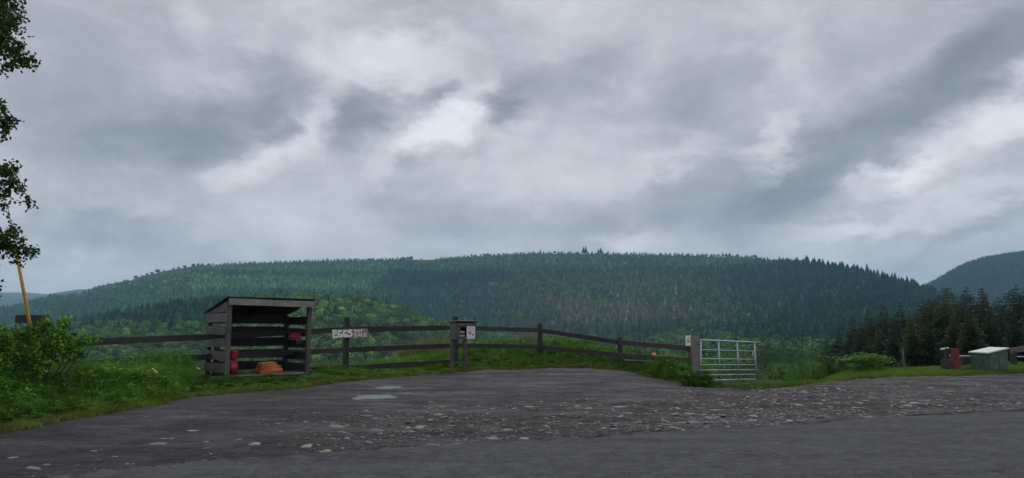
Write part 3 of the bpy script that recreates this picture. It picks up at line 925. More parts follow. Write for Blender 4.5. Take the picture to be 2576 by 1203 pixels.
# far right hill forest
q = plant(1550, 2640, 9.5, .45, .80)
qu = q[:, 0] / q[:, 1]
qz = rh_h(q[:, 0], q[:, 1])
n_q = len(q)
qc = np.tile(np.array([0.014, 0.026, 0.022]), (n_q, 1)) * rng.lognormal(0, .25, n_q)[:, None]
qh = rng.uniform(9, 24, n_q)
scatter('forest', np.stack([q[:, 0], q[:, 1], qz - 1], -1), rng.uniform(0, 6.28, n_q), np.stack([qh, qh, qh], -1), rng.integers(0, NCON, n_q), qc, forest_forms, tilt=.02,
        label='distant conifer forest on the far bluish hill at right', cat='forest')

# single trees on the bare brow at the left and on the skyline
for k, (px, py, hpx, kind) in enumerate([(333, 697, 11, 0), (349, 693, 6, 0), (362, 690, 8, 0), (374, 688, 9, 0), (389, 684, 14, 0), (404, 681, 6, 0), (428, 677, 7, 0),
                          (441, 675, 8, 0), (456, 673, 10, 0), (478, 668, 11, 0), (490, 666, 8, 0), (500, 664, 7, 0), (1010, 646, 10, 0), (1022, 645, 12, 0), (1032, 645, 12, 0), (1058, 644, 5, 0),
                          (1217, 637, 10, 0), (1226, 637, 11, 0), (1470, 632, 14, 1), (1476, 632, 16, 1), (1508, 632, 11, 1), (1514, 632, 13, 1), (2190, 684, 20, 1), (2157, 676, 14, 1), (2200, 684, 12, 1),
                          (2260, 702, 18, 1), (2290, 710, 18, 1), (2300, 714, 16, 1), (2040, 655, 12, 1), (2015, 655, 11, 1), (1998, 652, 10, 1)]):
    u = (px - CX) / FT
    Y = float(Rdist(u)) + (0 if k > 11 else -5)
    hm = hpx * (1.5 if k <= 11 else 1.35) / F * Y * 1.1
    x = u * Y
    z = H1(x, Y)
    fm = forms[NCON + k % NBR] if kind == 0 else forms[k % NCON]
    o = tree_obj('broadleaf_tree' if kind == 0 else 'conifer_tree', fm, (x, Y, z - hm * (.42 if kind == 0 else 0.05)), (hm * 1.2, hm * 1.2, hm), k, (0.045, 0.06, 0.03) if kind == 0 else (0.02, 0.035, 0.024))
    if k <= 11: lb = 'small round tree standing alone on the bare brow at the left of the ridge'; g = 'lone trees on the bare brow'
    elif kind == 0: lb = 'low round tree breaking the middle of the ridge skyline'; g = 'round trees on the skyline'
    elif px < 1700: lb = 'pointed conifer taller than its neighbours on the ridge under the bright sky gap'; g = 'tall conifers in the middle of the skyline'
    else: lb = 'pointed conifer taller than its neighbours on the falling right end of the ridge'; g = 'tall conifers on the right skyline'
    tag(o, lb, 'tree', g)

# ------------------------------------------------------------------ near conifer stand on the right
def conifer_near(seed):
    rs = np.random.default_rng(seed); V = []; Fc = []; n = 0
    lev = 34
    for k in range(lev):
        q = (k + rs.uniform(-.3, .3)) / lev
        q = min(max(q, 0), .985)
        z = 0.06 + 0.93 * q
        R = 0.30 * min((1 - q) ** 0.8, (1 - q) * 1.7) * rs.uniform(.8, 1.12) + 0.006
        nb = int(12 - 5 * q)
        a0 = rs.uniform(0, 6.28)
        for j in range(nb):
            an = a0 + 6.283 * j / nb + rs.normal() * .2
            L = R * rs.uniform(.6, 1.18)
            seg = int(min(9, max(2, L / 0.026)))
            d = np.array([math.cos(an), math.sin(an), 0]); s = np.array([-d[1], d[0], 0])
            g = min(1, .12 + L / .15)
            for i in range(seg):
                r = L * (i + .6) / seg
                zc = z - 0.22 * r * r / max(L, .05) + 0.16 * r + rs.normal() * .004
                for side in (-1, 1):
                    wd = g * (0.016 + 0.030 * (1 - i / seg)) * rs.uniform(.6, 1.3)
                    c = d * r + np.array([0, 0, zc])
                    tip = c + s * side * wd + d * .014 * g + np.array([0, 0, (-0.012 + rs.normal() * .008) * g])
                    up = np.array([0, 0, 0.012 * rs.uniform(.5, 1.4) * g])
                    V += [c - d * .012 * g + up * .3, c + d * .014 * g + up * .3, tip + d * .008 * g, tip - d * .010 * g - up * .9]
                    Fc.append((n, n + 1, n + 2, n + 3)); n += 4
    return np.array(V), np.array(Fc)
nforms = []
for i in range(3):
    v, f = conifer_near(300 + i)
    nforms.append(mesh_np('crown_form', v, f, M['leaf_obj'], link=False))
bm = bmesh.new(); tube(bm, [(0, 0, 0), (0, 0, .5), (0.004, 0, .97)], [.018, .012, .002], 7)
trunk_form = bm_obj('trunk_form', bm, M['bark'], link=False)
stand = []
top_env = np.array([(2040, 878), (2070, 860), (2110, 832), (2150, 806), (2200, 778), (2260, 768), (2330, 744), (2370, 732), (2440, 720), (2500, 732), (2576, 702), (2700, 690)], float)
ORD = ['first', 'second', 'third', 'fourth', 'fifth', 'sixth', 'seventh', 'eighth', 'ninth', 'tenth', 'eleventh', 'twelfth', 'thirteenth', 'fourteenth', 'fifteenth',
       'sixteenth', 'seventeenth', 'eighteenth', 'nineteenth', 'twentieth', 'twenty-first', 'twenty-second', 'twenty-third', 'twenty-fourth', 'twenty-fifth', 'twenty-sixth', 'twenty-seventh', 'twenty-eighth', 'twenty-ninth', 'thirtieth']
slots = []
for (rw, x0, x1, st, Y, drop) in (('front', 2125, 2800, 56, 58, 46), ('second', 2078, 2800, 44, 72, 14), ('third', 2085, 2800, 42, 90, 0), ('rearmost', 2100, 2800, 40, 112, -2)):
    px = x0; k = 0
    while px < x1:
        slots.append((px + random.uniform(-10, 10), Y + random.uniform(-6, 6), drop + random.uniform(-16, 30), rw, k)); k += 1
        px += st * random.uniform(.8, 1.25)
cnt = 0
for (px, Y, drop, rw, kk_) in slots:
    tyy = float(np.interp(px, top_env[:, 0], top_env[:, 1])) + drop
    u = (px - CX) / FT
    x = u * Y; z = H1(x, Y)
    zt = P(px, tyy, Y).z
    h = max(4.0, zt - z)
    o = empty('spruce_tree', (x, Y, z - .1), random.uniform(0, 6.28))
    wd = h * random.uniform(.85, 1.15)
    c = bpy.data.objects.new('crown', nforms[cnt % 3].data); c.scale = (wd, wd, h)
    k = random.choice([(0.030, 0.052, 0.026), (0.024, 0.046, 0.030), (0.042, 0.060, 0.026), (0.024, 0.042, 0.026), (0.044, 0.050, 0.028)])
    f_ = random.uniform(.85, 1.2) * 1.2
    c.color = (k[0] * f_, k[1] * f_, k[2] * f_, 1)
    lk(c, o)
    tr = bpy.data.objects.new('trunk', trunk_form.data); tr.scale = (h, h, h); lk(tr, o)
    tag(o, 'dark spruce, %s from the left in the %s row of the near stand' % (ORD[kk_], rw), 'tree', 'spruces in the near stand at the right')
    cnt += 1

# broadleaf trees and scrub just below the gate
def leafy_mesh(seed, nf=1500, size=.022, lobes_n=14, zlow=.15):
    rs = np.random.default_rng(seed); V = []; Fc = []; n = 0
    lobes = [(0, 0, .5, .30)]
    for i in range(lobes_n):
        an = rs.uniform(0, 6.28); rr = rs.uniform(.1, .38); z = rs.uniform(zlow + .1, .85)
        rr *= math.sqrt(max(.15, 1 - ((z - .42) / .55) ** 2))
        lobes.append((rr * math.cos(an), rr * math.sin(an), z, rs.uniform(.10, .2)))
    for k in range(nf):
        lx, ly, lz, lr = lobes[rs.integers(len(lobes))]
        d = rs.normal(size=3); d /= np.linalg.norm(d)
        c = np.array([lx, ly, lz]) + d * lr * rs.uniform(.7, 1.1)
        if c[2] < 0: continue
        nn = d * .8 + rs.normal(size=3) * .6 + np.array([0, 0, .4]); nn /= np.linalg.norm(nn)
        a = np.cross(nn, rs.normal(size=3)); a /= np.linalg.norm(a); b2 = np.cross(nn, a)
        s = size * rs.uniform(.6, 1.3)
        V += [c - a * s, c + b2 * s * .45, c + a * s, c - b2 * s * .45]
        Fc.append((n, n + 1, n + 2, n + 3)); n += 4
    return np.array(V), np.array(Fc)
lforms = []
for i in range(4):
    v, f = leafy_mesh(400 + i)
    lforms.append(mesh_np('crown_form', v, f, M['leaf_obj'], link=False))
scrub = []; scn = {}
spx = sorted([random.uniform(1600, 2170) for _ in range(80)] + [random.uniform(1250, 1700) for _ in range(16)])
for k in range(96):
    px = spx[k]
    Y = random.choice([55, 70, 90, 115, 145, 180]) * random.uniform(.9, 1.1)
    u = (px - CX) / FT; x = u * Y; z = H1(x, Y)
    # crowns reach a level that drops towards the road
    ty = random.uniform(878, 945) if px > 1750 else random.uniform(868, 910)
    if Y > 100: ty = random.uniform(860, 900)
    h = P(px, ty, Y).z - z
    if h < 1.2 or h > 14: continue
    w_ = min(h * 1.1, 7) * random.uniform(.8, 1.3)
    o = empty('broadleaf_tree', (x, Y, z - .1), random.uniform(0, 6.28))
    c = bpy.data.objects.new('crown', lforms[k % 4].data); c.scale = (w_, w_, h); c.location = (0, 0, h * .03)
    f_ = random.uniform(.75, 1.3); kk = random.choice([(0.06, 0.14, 0.045), (0.04, 0.10, 0.035), (0.09, 0.16, 0.04)])
    c.color = (kk[0] * f_, kk[1] * f_, kk[2] * f_, 1); lk(c, o)
    tr = bpy.data.objects.new('trunk', trunk_form.data); tr.scale = (h * .9, h * .9, h * .6); lk(tr, o)
    dn_ = 'near' if Y < 85 else ('more distant' if Y < 130 else 'far')
    if px > 1905: lb = ' %s leafy tree between the gate and the spruces' % dn_; g = 'leafy trees right of the gate'
    elif px > 1750: lb = ' %s leafy tree seen through the metal gate' % dn_; g = 'leafy trees behind the gate'
    else: lb = ' %s leafy tree below the right end of the fence' % dn_; g = 'leafy trees behind the right fence'
    scn[lb] = scn.get(lb, 0) + 1
    lb = 'from left, ' + ORD[scn[lb] - 1] + lb
    tag(o, lb, 'tree', g)
# round bush and grey stake on the right verge
pb_ = P(2185, 948, 24.6); pb_.z = H1(pb_.x, pb_.y)
v, f = leafy_mesh(470, 3600, .03, 20, 0)
bo = mesh_np('round_bush', v, f, M['leaf_obj'])
bo.location = (pb_.x, pb_.y, pb_.z - .08); bo.scale = (1.75, 1.4, .72); bo.color = (0.11, 0.24, 0.045, 1)
tag(bo, 'low round bright green bush on the grass in front of the dark spruces', 'bush')
ps = P(2277, 946, 24.8); ps.z = H1(ps.x, ps.y)
bm = bmesh.new(); tube(bm, [(ps.x, ps.y, ps.z - .1), (ps.x - .02, ps.y, ps.z + .4), (ps.x - .03, ps.y, ps.z + .72)], [.035, .03, .028], 8)
tag(bm_obj('stake', bm, M['birch']), 'thin pale grey stake between the round bush and the red post', 'stake')

# ------------------------------------------------------------------ grass
def tuft(seed, nb, h, spread, wd, lean=.35, flat=1.0):
    rs = np.random.default_rng(seed); V = []; Fc = []; n = 0
    for k in range(nb):
        an = rs.uniform(0, 6.28); r = spread * math.sqrt(rs.random())
        bx, by = r * math.cos(an), r * math.sin(an)
        dr = rs.uniform(0, 6.28); L = h * rs.uniform(.55, 1.1); ln = lean * rs.uniform(.2, 1.3) * L
        w0 = wd * rs.uniform(.7, 1.3)
        fa = rs.uniform(0, 6.28); sx_, sy_ = math.cos(fa) * w0, math.sin(fa) * w0
        prev = None
        for i, q in enumerate((0, .4, .75, 1)):
            x = bx + math.cos(dr) * ln * q * q; y = by + math.sin(dr) * ln * q * q; z = L * q * (1 - .18 * q * lean)
            k2 = (1 - q) ** .6 + .06
            V += [(x - sx_ * k2, y - sy_ * k2, z), (x + sx_ * k2, y + sy_ * k2, z)]
            if prev is not None: Fc.append((prev, prev + 1, n + 1, n))
            prev = n; n += 2
    return np.array(V), np.array(Fc)
def weed(seed, h=.5, nl=26, ls=.06):
    rs = np.random.default_rng(seed); V = []; Fc = []; n = 0
    for st in range(4):
        a0 = rs.uniform(0, 6.28); ln = rs.uniform(.05, .2)
        for i in range(nl):
            q = rs.uniform(.15, 1); an = rs.uniform(0, 6.28)
            c = np.array([math.cos(a0) * ln * q, math.sin(a0) * ln * q, h * q])
            d = np.array([math.cos(an), math.sin(an), rs.uniform(-.3, .5)]); d /= np.linalg.norm(d)
            s = np.cross(d, [0, 0, 1]); s /= np.linalg.norm(s)
            L = ls * rs.uniform(.6, 1.4)
            V += [c, c + d * L * .5 + s * L * .28, c + d * L, c + d * L * .5 - s * L * .28]
            Fc.append((n, n + 1, n + 2, n + 3)); n += 4
    return np.array(V), np.array(Fc)
gforms = []
specs = [(30, .50, .10, .004, .55), (34, .42, .12, .0045, .75), (26, .60, .09, .004, .4), (36, .16, .11, .004, .7), (40, .12, .13, .0035, .8)]
for i, s in enumerate(specs):
    v, f = tuft(500 + i, *s)
    gforms.append(mesh_np('grass_form' + 'abcde'[i], v, f, M['grass_inst'], link=False))
for i in range(2):
    v, f = weed(520 + i, (.5, .35)[i], 30, (.07, .09)[i])
    gforms.append(mesh_np('weed_form' + 'ab'[i], v, f, M['grass_inst'], link=False))
grass_forms = make_forms('grass_forms', gforms)

fence_u = None
def rand_region(n, umin, umax, fmin, fmax):
    u = rng.uniform(umin, umax, n)
    a = fmin(u); b_ = fmax(u)
    y = a + (b_ - a) * np.sqrt(rng.random(n)) if False else a + (b_ - a) * rng.random(n)
    return u * y, y
TG = np.array([0.072, 0.180, 0.022]); DG = np.array([0.040, 0.110, 0.028]); YG = np.array([0.17, 0.20, 0.026]); BR = np.array([0.12, 0.09, 0.04]); LG = np.array([0.14, 0.29, 0.035])
def gcol(x, y, base, var=.2, other=None):
    n = len(x)
    a = nz2d(x, y, 1.2, 4.)[:, None]; b_ = nz2d(x, y, .45, 6.)[:, None]
    c = base * (1 - a * .5) + (LG if other is None else other) * a * .5
    c = c * (0.65 + 0.7 * b_)
    return c * rng.lognormal(0, var, n)[:, None]
def bounded(n, umin, umax, f0, f1, name, base, hscale, forms_idx, near_fade=None, label=None, other=None, minh=.25, ramp=1.2, parent=None):
    x, y = rand_region(n, umin, umax, f0, f1)
    u = x / y
    d = y - far_Y(u)
    hs = np.clip(minh + (1 - minh) * d / ramp, minh, 1) if ramp else np.ones(n)
    hs = hs * rng.uniform(.7, 1.25, n) * hscale * (0.7 + 0.6 * nz2d(x, y, .9, 8.))
    c = gcol(x, y, base, other=other)
    edge_mask = (hs < .45 * hscale) & (rng.random(n) < .55)
    c[edge_mask] = c[edge_mask] * .55 + YG * rng.uniform(.4, 1.0, (edge_mask.sum(), 1)) * .45
    z = H(x, y) - .02
    idx = np.asarray(forms_idx)[rng.integers(0, len(forms_idx), n)]
    o = scatter(name, np.stack([x, y, z], -1), rng.uniform(0, 6.28, n), np.stack([np.maximum(hs, .6), np.maximum(hs, .6), hs], -1), idx, c, grass_forms, tilt=.1, label=label, cat='grass')
    return o
uL = lambda px: (px - CX) / FT
# left verge: tall rank grass
bounded(11000, uL(-260), uL(215), far_Y, lambda u: Yedge(u) + 1.5, 'grass', TG * .9, 1.0, [0, 1, 2, 0, 1, 5, 6], label='tall rank grass and nettles below the shrub at the far left', ramp=1.6, other=TG)
bounded(10000, uL(205), uL(470), far_Y, lambda u: Yedge(u) + 1.5, 'grass', TG * 1.15, 1.1, [0, 1, 2, 0, 2, 1, 5, 6], label='tall bright grass with yellow flowers left of the shelter', ramp=1.8, minh=.18)
bounded(3200, uL(470), uL(800), far_Y, lambda u: Yedge(u) + 1.0, 'grass', TG, .36, [0, 1, 1, 5, 6], label='grass and weeds round the foot of the slatted shelter', ramp=2.5, minh=.12)
# centre: verge in front of the fence and bank behind it
bounded(9000, uL(800), uL(1180), far_Y, lambda u: Yedge(u) + 1.5, 'grass', TG, .6, [0, 1, 1, 2, 6], label='grass strip along the fence below the EGGS FOR SALE sign', ramp=4.0, minh=.14)
bounded(13000, uL(1180), uL(1580), far_Y, lambda u: Yedge(u) + 1.5, 'grass', TG, .85, [0, 1, 1, 2, 5], label='bright grass bank behind the middle of the fence', ramp=3.0, minh=.16, other=LG * 1.1)
bounded(9000, uL(1570), uL(1762), far_Y, lambda u: np.minimum(far_Y(u) + 3.5, Yedge(u) + 2), 'grass', TG, 1.05, [0, 1, 2, 0, 5], label='thick grass mound in front of the fence beside the gate post', ramp=.8, minh=.25)
bounded(2300, uL(1668), uL(1762), far_Y, lambda u: far_Y(u) + 1.4, 'grass', TG, .85, [0, 1, 2, 0, 5], label='tall grass crowding the foot of the gate post', ramp=.35, minh=.3)
bounded(2600, uL(1790), uL(1960), far_Y, lambda u: far_Y(u) + 2.2, 'grass', DG * 1.1, .27, [0, 1, 1, 6], label='dark grass clump under the metal gate', ramp=.6, minh=.4)
# right verge: short turf
bounded(15000, uL(1900), uL(2800), far_Y, lambda u: np.minimum(Yedge(u) + .8, far_Y(u) + 4), 'grass', (TG * .7 + YG * .3), .75, [3, 4, 3, 4], label='short yellowish grass along the right edge of the layby', ramp=0, other=LG * .8)
# straggly edge creeping on to the gravel
x, y = rand_region(5200, uL(-60), uL(2700), lambda u: far_Y(u) - .6, lambda u: far_Y(u) + .25)
scatter('grass', np.stack([x, y, plate(x, y)], -1), rng.uniform(0, 6.28, len(x)), rng.uniform(.35, .8, len(x)), rng.choice([3, 4], len(x)), gcol(x, y, TG * .5 + YG * .35, .35, other=BR), grass_forms, label='thin mossy grass fringe creeping on to the gravel', cat='grass')
# rough pasture and scrub just over the brow
x, y = rand_region(9000, uL(-100), uL(2150), lambda u: Yedge(u) + 1, lambda u: Yedge(u) + 28)
scatter('grass', np.stack([x, y, H(x, y)], -1), rng.uniform(0, 6.28, len(x)), rng.uniform(1.0, 2.0, len(x)), rng.integers(0, 7, len(x)), gcol(x, y, DG), grass_forms, label='rough grass and bracken on the slope below the fence', cat='grass')
# dry seed heads and dead stalks behind the fence
x, y = rand_region(260, uL(1000), uL(1125), lambda u: 0 * u + 27.6, lambda u: 0 * u + 30.5)
scatter('dry_grass', np.stack([x, y, H(x, y)], -1), rng.uniform(0, 6.28, len(x)), rng.uniform(.9, 1.6, len(x)), rng.choice([0, 1, 2], len(x)), gcol(x, y, np.array([.14, .15, .06]), .3, other=np.array([.20, .17, .10])), grass_forms, label='tall straw coloured seeding grass behind the fence left of the egg box', cat='grass')
x, y = rand_region(130, uL(1320), uL(1352), lambda u: 0 * u + 30, lambda u: 0 * u + 31.5)
scatter('dry_grass', np.stack([x, y, H(x, y)], -1), rng.uniform(0, 6.28, len(x)), rng.uniform(1.0, 1.7, len(x)), rng.choice([0, 2], len(x)), gcol(x, y, np.array([.22, .23, .18]), .2, other=np.array([.26, .26, .22])), grass_forms, label='pale wispy grass plume behind the post right of the egg box', cat='grass')
x, y = rand_region(90, uL(1645), uL(1690), lambda u: far_Y(u) + .5, lambda u: far_Y(u) + 1.2)
scatter('dry_grass', np.stack([x, y, H(x, y)], -1), rng.uniform(0, 6.28, len(x)), rng.uniform(.7, 1.0, len(x)), rng.choice([0, 1], len(x)), gcol(x, y, np.array([.16, .085, .03]), .3, other=np.array([.2, .12, .05])), grass_forms, label='brown dead grass clump on the mound left of the gate post', cat='grass')
x, y = rand_region(520, uL(1716), uL(1786), lambda u: 0 * u + 19.25, lambda u: 0 * u + 19.9)
scatter('grass', np.stack([x, y, H(x, y) - .01], -1), rng.uniform(0, 6.28, len(x)), (.25 + .9 * (y - 19.25)) * rng.uniform(.7, 1.15, len(x)), rng.choice([0, 1, 2, 5], len(x)), gcol(x, y, TG, .25), grass_forms, label='tall grass hiding the foot of the thick gate post', cat='grass')
# yellow flowers
fl = []
for k in range(6):
    pass
v = []; f = []
n = 0
for k in range(5):
    a = 6.283 * k / 5
    c, s = math.cos(a), math.sin(a); c2_, s2_ = math.cos(a + .9), math.sin(a + .9)
    v += [(0, 0, 0), (c * .018, s * .018, .006), ((c + c2_) * .014, (s + s2_) * .014, .008), (c2_ * .018, s2_ * .018, .006)]
    f.append((n, n + 1, n + 2, n + 3)); n += 4
M['petal'] = plain_mat('yellow_petal', (0.75, 0.50, 0.03), 0.6)
flower_form = mesh_np('flower_form', np.array(v), np.array(f), M['petal'], link=False)
bm = bmesh.new(); tube(bm, [(0, 0, -.45), (0.01, 0, 0)], [.003, .002], 4, False)
M['stem'] = plain_mat('flower_stem', (0.05, 0.12, 0.02), 0.6)
stem_form = bm_obj('stem_form', bm, M['stem'], link=False)
gz0 = lambda q: H1(q.x, q.y)
spots = [(280, 920), (385, 930), (391, 936), (455, 938), (498, 928), (512, 934), (440, 962), (470, 965), (392, 925), (505, 947), (1205, 889), (1212, 893), (1320, 884), (1412, 883), (1440, 886), (1452, 880), (560, 951), (330, 940), (230, 935)]
for (px, py) in spots:
    Y = 28.5
    if px < 700:
        Y = float(far_Y((px - CX) / FT)) + .5
        while Y < 20 and P(px, py, Y).z - gz0(P(px, py, Y)) < .50: Y += .1
    p = P(px, py, Y)
    g = H1(p.x, p.y)
    o = empty('yellow_flower', (p.x, p.y, max(p.z, g + .3)))
    a = bpy.data.objects.new('petals', flower_form.data); a.scale = (2.0,) * 3; a.rotation_euler = (.5, 0, px); lk(a, o)
    s = bpy.data.objects.new('stem', stem_form.data); lk(s, o)
    if px < 700: tag(o, 'small yellow buttercup in the tall grass left of the shelter', 'flower', 'yellow flowers in the left verge')
    else: tag(o, 'small yellow buttercup in the grass behind the middle of the fence', 'flower', 'yellow flowers behind the fence')

# ------------------------------------------------------------------ fence
def gz(x, y): return H1(x, y)
posts = [  # px, top py, ground Y, width px, top rail centre py, mid rail centre py, low rail centre py
 (90, 838, 15.2), (185, 838, 16.2), (548, 835, 20.0), (873, 798, 22.6), (1147, 797, 25.3), (1359, 815, 28.1), (1560, 848, 26.2), (1737, 846, 21.4)]
fence = empty('wooden_fence', (P(90, 830, 15.2).x, 15.2, 0))
tag(fence, 'dark weathered post and rail fence running behind the shelter to the gate post', 'fence')
off0 = Vector(fence.location)
def fpt(px, py, Y): return P(px, py, Y) - off0
for (px, ty, Y) in posts:
    tp_ = P(px, ty, Y); g = gz(tp_.x, Y)
    bm = bmesh.new()
    wdt = 0.15 if px not in (1359, 1560) else .135
    if px == 1737: wdt = .11
    box_between(bm, Vector((tp_.x, Y, g - .3)) - off0, Vector((tp_.x - .01, Y, tp_.z)) - off0, wdt, wdt * .8, up=Vector((0.66, -.75, 0)), wob=.004, seg=5)
    bm_obj('post', bm, M['brown_wood'] if px == 1737 else M['dark_wood'], fence)
def rail(pts, th, name='rail'):
    for (a, b_) in zip(pts, pts[1:]):
        pa, pb2 = fpt(*a), fpt(*b_)
        d = (pb2 - pa).normalized()
        sd = Vector((d.y, -d.x, 0)) * .085      # nailed to the roadside face of the posts
        bm = bmesh.new()
        box_between(bm, pa + sd - d * .04, pb2 + sd + d * .03, th, .04, wob=.008, seg=10)
        bm_obj(name, bm, M['dark_wood'], fence)
rail([(90, 868, 15.2), (300, 857, 17.4), (520, 848, 19.7), (873, 829, 22.6), (1147, 825, 25.3), (1359, 831, 28.1), (1560, 861, 26.2), (1737, 876, 21.4)], .155)
rail([(90, 925, 15.2), (300, 909, 17.4), (520, 898, 19.7), (873, 880, 22.6), (1147, 869, 25.3), (1359, 873, 28.1), (1560, 893, 26.2), (1737, 908, 21.4)], .15)
rail([(873, 926, 22.6), (1147, 910, 25.3), (1359, 905, 28.1)], .16)
rail([(700, 936, 21.6), (873, 926, 22.6)], .18)

# EGGS FOR SALE board nailed to the second visible post
pA = P(873, 829, 22.6); pB = P(1147, 825, 25.3)
fd = Vector((pB.x - pA.x, pB.y - pA.y, 0)).normalized()
fn = Vector((fd.y, -fd.x, 0))
# board turned a little towards the road
bd = (Matrix.Rotation(math.radians(-4), 3, 'Z') @ fd); bn = Vector((bd.y, -bd.x, 0))
p0 = P(873, 840, 22.6) + fn * .20
bm = bmesh.new()
prism(bm, [RP(x, y, p0, bn) for (x, y) in ((834.6, 828.6), (836.8, 851.5), (929.9, 848.7), (925.4, 827.2))], bn, .022)
sign = bm_obj('egg_sign', bm, M['board'])
tag(sign, 'pinkish brown board hand painted with white EGGS FOR SALE on the fence', 'sign')
def strokes(lines, p0, n, width, mat, name, parent, mapf, lift=.004):
    """painted strokes with round ends, a few mm proud of the board"""
    bm = bmesh.new()
    right = Vector((-n.y, n.x, 0)); upv = Vector((0, 0, 1))
    k = 0
    for ln in lines:
        wdt = width
        if isinstance(ln, dict): wdt = ln['w']; ln = ln['p']
        pts = [RP(*mapf(x, y), p0, n) for (x, y) in ln]
        for i, (a, b_) in enumerate(zip(pts, pts[1:])):
            a2 = ((a - p0).dot(right), (a - p0).z); b2 = ((b_ - p0).dot(right), (b_ - p0).z)
            ang = math.atan2(b2[1] - a2[1], b2[0] - a2[0])
            loop = []
            lf = lift + .0006 * k; k += 1
            for c_, s0 in ((b2, -90), (a2, 90)):
                for j in range(5):
                    an = ang + math.radians(s0 + 45 * j)
                    loop.append(p0 + right * (c_[0] + math.cos(an) * wdt / 2) + upv * (c_[1] + math.sin(an) * wdt / 2) + n * lf)
            prism(bm, loop, n, .003)
    return bm_obj(name, bm, mat, parent)
def mp_(x, y): return ((1280 + x / 14.311) / 1.5528, (1270 + y / 14.311) / 1.5528)
px_m = 22.0 / F / 14.311 / 1.5528 * 1.0
E1 = [[(300, 320), (335, 690)], [(300, 325), (480, 320)], [(330, 475), (485, 470)], [(350, 675), (530, 665)]]
G1 = [[(750, 335), (600, 345), (585, 450), (620, 620), (720, 655), (795, 620), (800, 535), (705, 525)]]
G2 = [[(1040, 330), (905, 345), (885, 450), (915, 625), (1030, 645), (1085, 610), (1080, 545), (1000, 540)]]
S1 = [[(1310, 290), (1160, 325), (1135, 380), (1280, 430), (1345, 510), (1290, 600), (1130, 635)]]
strokes([{'p': l, 'w': px_m * 88 * 1.15} for l in E1 + G1 + G2 + S1], p0, bn, .03, M['white'], 'lettering', sign, mp_)
sm = [[(1505, 265), (1540, 430)], [(1505, 270), (1620, 262)], [(1520, 345), (1610, 338)],
      [(1730, 275), (1665, 330), (1700, 410), (1770, 405), (1795, 330), (1730, 275)],
      [(1850, 255), (1885, 430)], [(1860, 255), (1940, 245), (2010, 300)],
      [(1620, 465), (1480, 490), (1490, 560), (1610, 590), (1600, 665), (1475, 690)],
      [(1700, 660), (1735, 490), (1790, 490), (1830, 655)], [(1720, 595), (1810, 592)],
      [(1890, 475), (1895, 630), (1975, 630)],
      [(2010, 475), (2050, 650)], [(2010, 480), (2125, 465)], [(2035, 565), (2140, 555)], [(2055, 650), (2160, 640)]]
strokes([{'p': l, 'w': px_m * 40} for l in sm], p0, bn, .02, M['white'], 'lettering', sign, mp_)

# ------------------------------------------------------------------ slatted shelter
FL = Vector((-7.21, 19.0, 0.0))
sdv = Vector((0.75, 0.66, 0)).normalized(); sbk = Vector((-sdv.y, sdv.x, 0))
W_, D_ = 2.29, 1.47
gF = plate(np.array([FL.x + 1]), np.array([FL.y + .5]))[0]
hut = empty('roadside_shelter', (FL.x, FL.y, float(gF)), math.atan2(sdv.y, sdv.x))
tag(hut, 'open fronted slatted timber shelter with sloping roof holding goods for sale', 'shelter')
gF = float(gF)
def hl(x, y, z): return Vector((x, y, z - gF))      # local metres, absolute height
zt_f, zt_r = 2.19, 1.86
def hut_bar(name, a, b_, h, t, mat, up=Vector((0, 0, 1)), wob=.004, seg=4):
    bm = bmesh.new(); box_between(bm, hl(*a), hl(*b_), h, t, up=up, wob=wob, seg=seg)
    return bm_obj(name, bm, mat, hut)
X_ = Vector((1, 0, 0))
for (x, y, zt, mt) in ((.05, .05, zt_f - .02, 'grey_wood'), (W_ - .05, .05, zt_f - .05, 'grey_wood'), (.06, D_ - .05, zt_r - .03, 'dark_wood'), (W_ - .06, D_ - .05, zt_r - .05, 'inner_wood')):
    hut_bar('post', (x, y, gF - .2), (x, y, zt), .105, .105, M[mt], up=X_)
# left side boards, outside of the posts
for k in range(5):
    z = 1.82 - .318 * k - .118
    hut_bar('side_plank', (-.012, -.0, z + random.uniform(-.01, .01)), (-.012, D_ + .02, z + random.uniform(-.015, .01)), .232, .022, M['grey_wood'], wob=.006)
# gable board under the sloping roof
bm = bmesh.new()
prism(bm, [hl(-.024, .0, 2.13), hl(-.024, .0, 1.86), hl(-.024, D_, 1.86 - .03), hl(-.024, D_, 1.84)], Vector((-1, 0, 0)), .022)
bm_obj('gable_board', bm, M['grey_wood'], hut)
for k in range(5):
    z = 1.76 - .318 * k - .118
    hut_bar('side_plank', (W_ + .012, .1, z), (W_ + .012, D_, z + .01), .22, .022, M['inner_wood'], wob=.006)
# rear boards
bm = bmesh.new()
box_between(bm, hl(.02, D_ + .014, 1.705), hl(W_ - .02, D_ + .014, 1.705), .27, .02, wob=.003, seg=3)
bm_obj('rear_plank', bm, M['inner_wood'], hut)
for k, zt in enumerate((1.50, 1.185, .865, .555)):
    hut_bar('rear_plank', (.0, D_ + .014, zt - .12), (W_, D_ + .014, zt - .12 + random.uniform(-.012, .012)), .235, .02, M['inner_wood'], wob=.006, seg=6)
# floor
for k in range(5):
    y0 = .03 + k * .285
    hut_bar('floor_plank', (.1, y0 + .13, .235), (W_ - .1, y0 + .13, .235), .03, .275, M['grey_wood'] if k else M['pale_wood'], wob=.002)
hut_bar('joist', (.1, .1, .17), (W_ - .1, .1, .17), .09, .05, M['dark_wood'])
for xq in (W_ * .52,):
    hut_bar('support_block', (xq, .12, gF - .1), (xq, .12, .13), .17, .14, M['grey_wood'], up=X_)
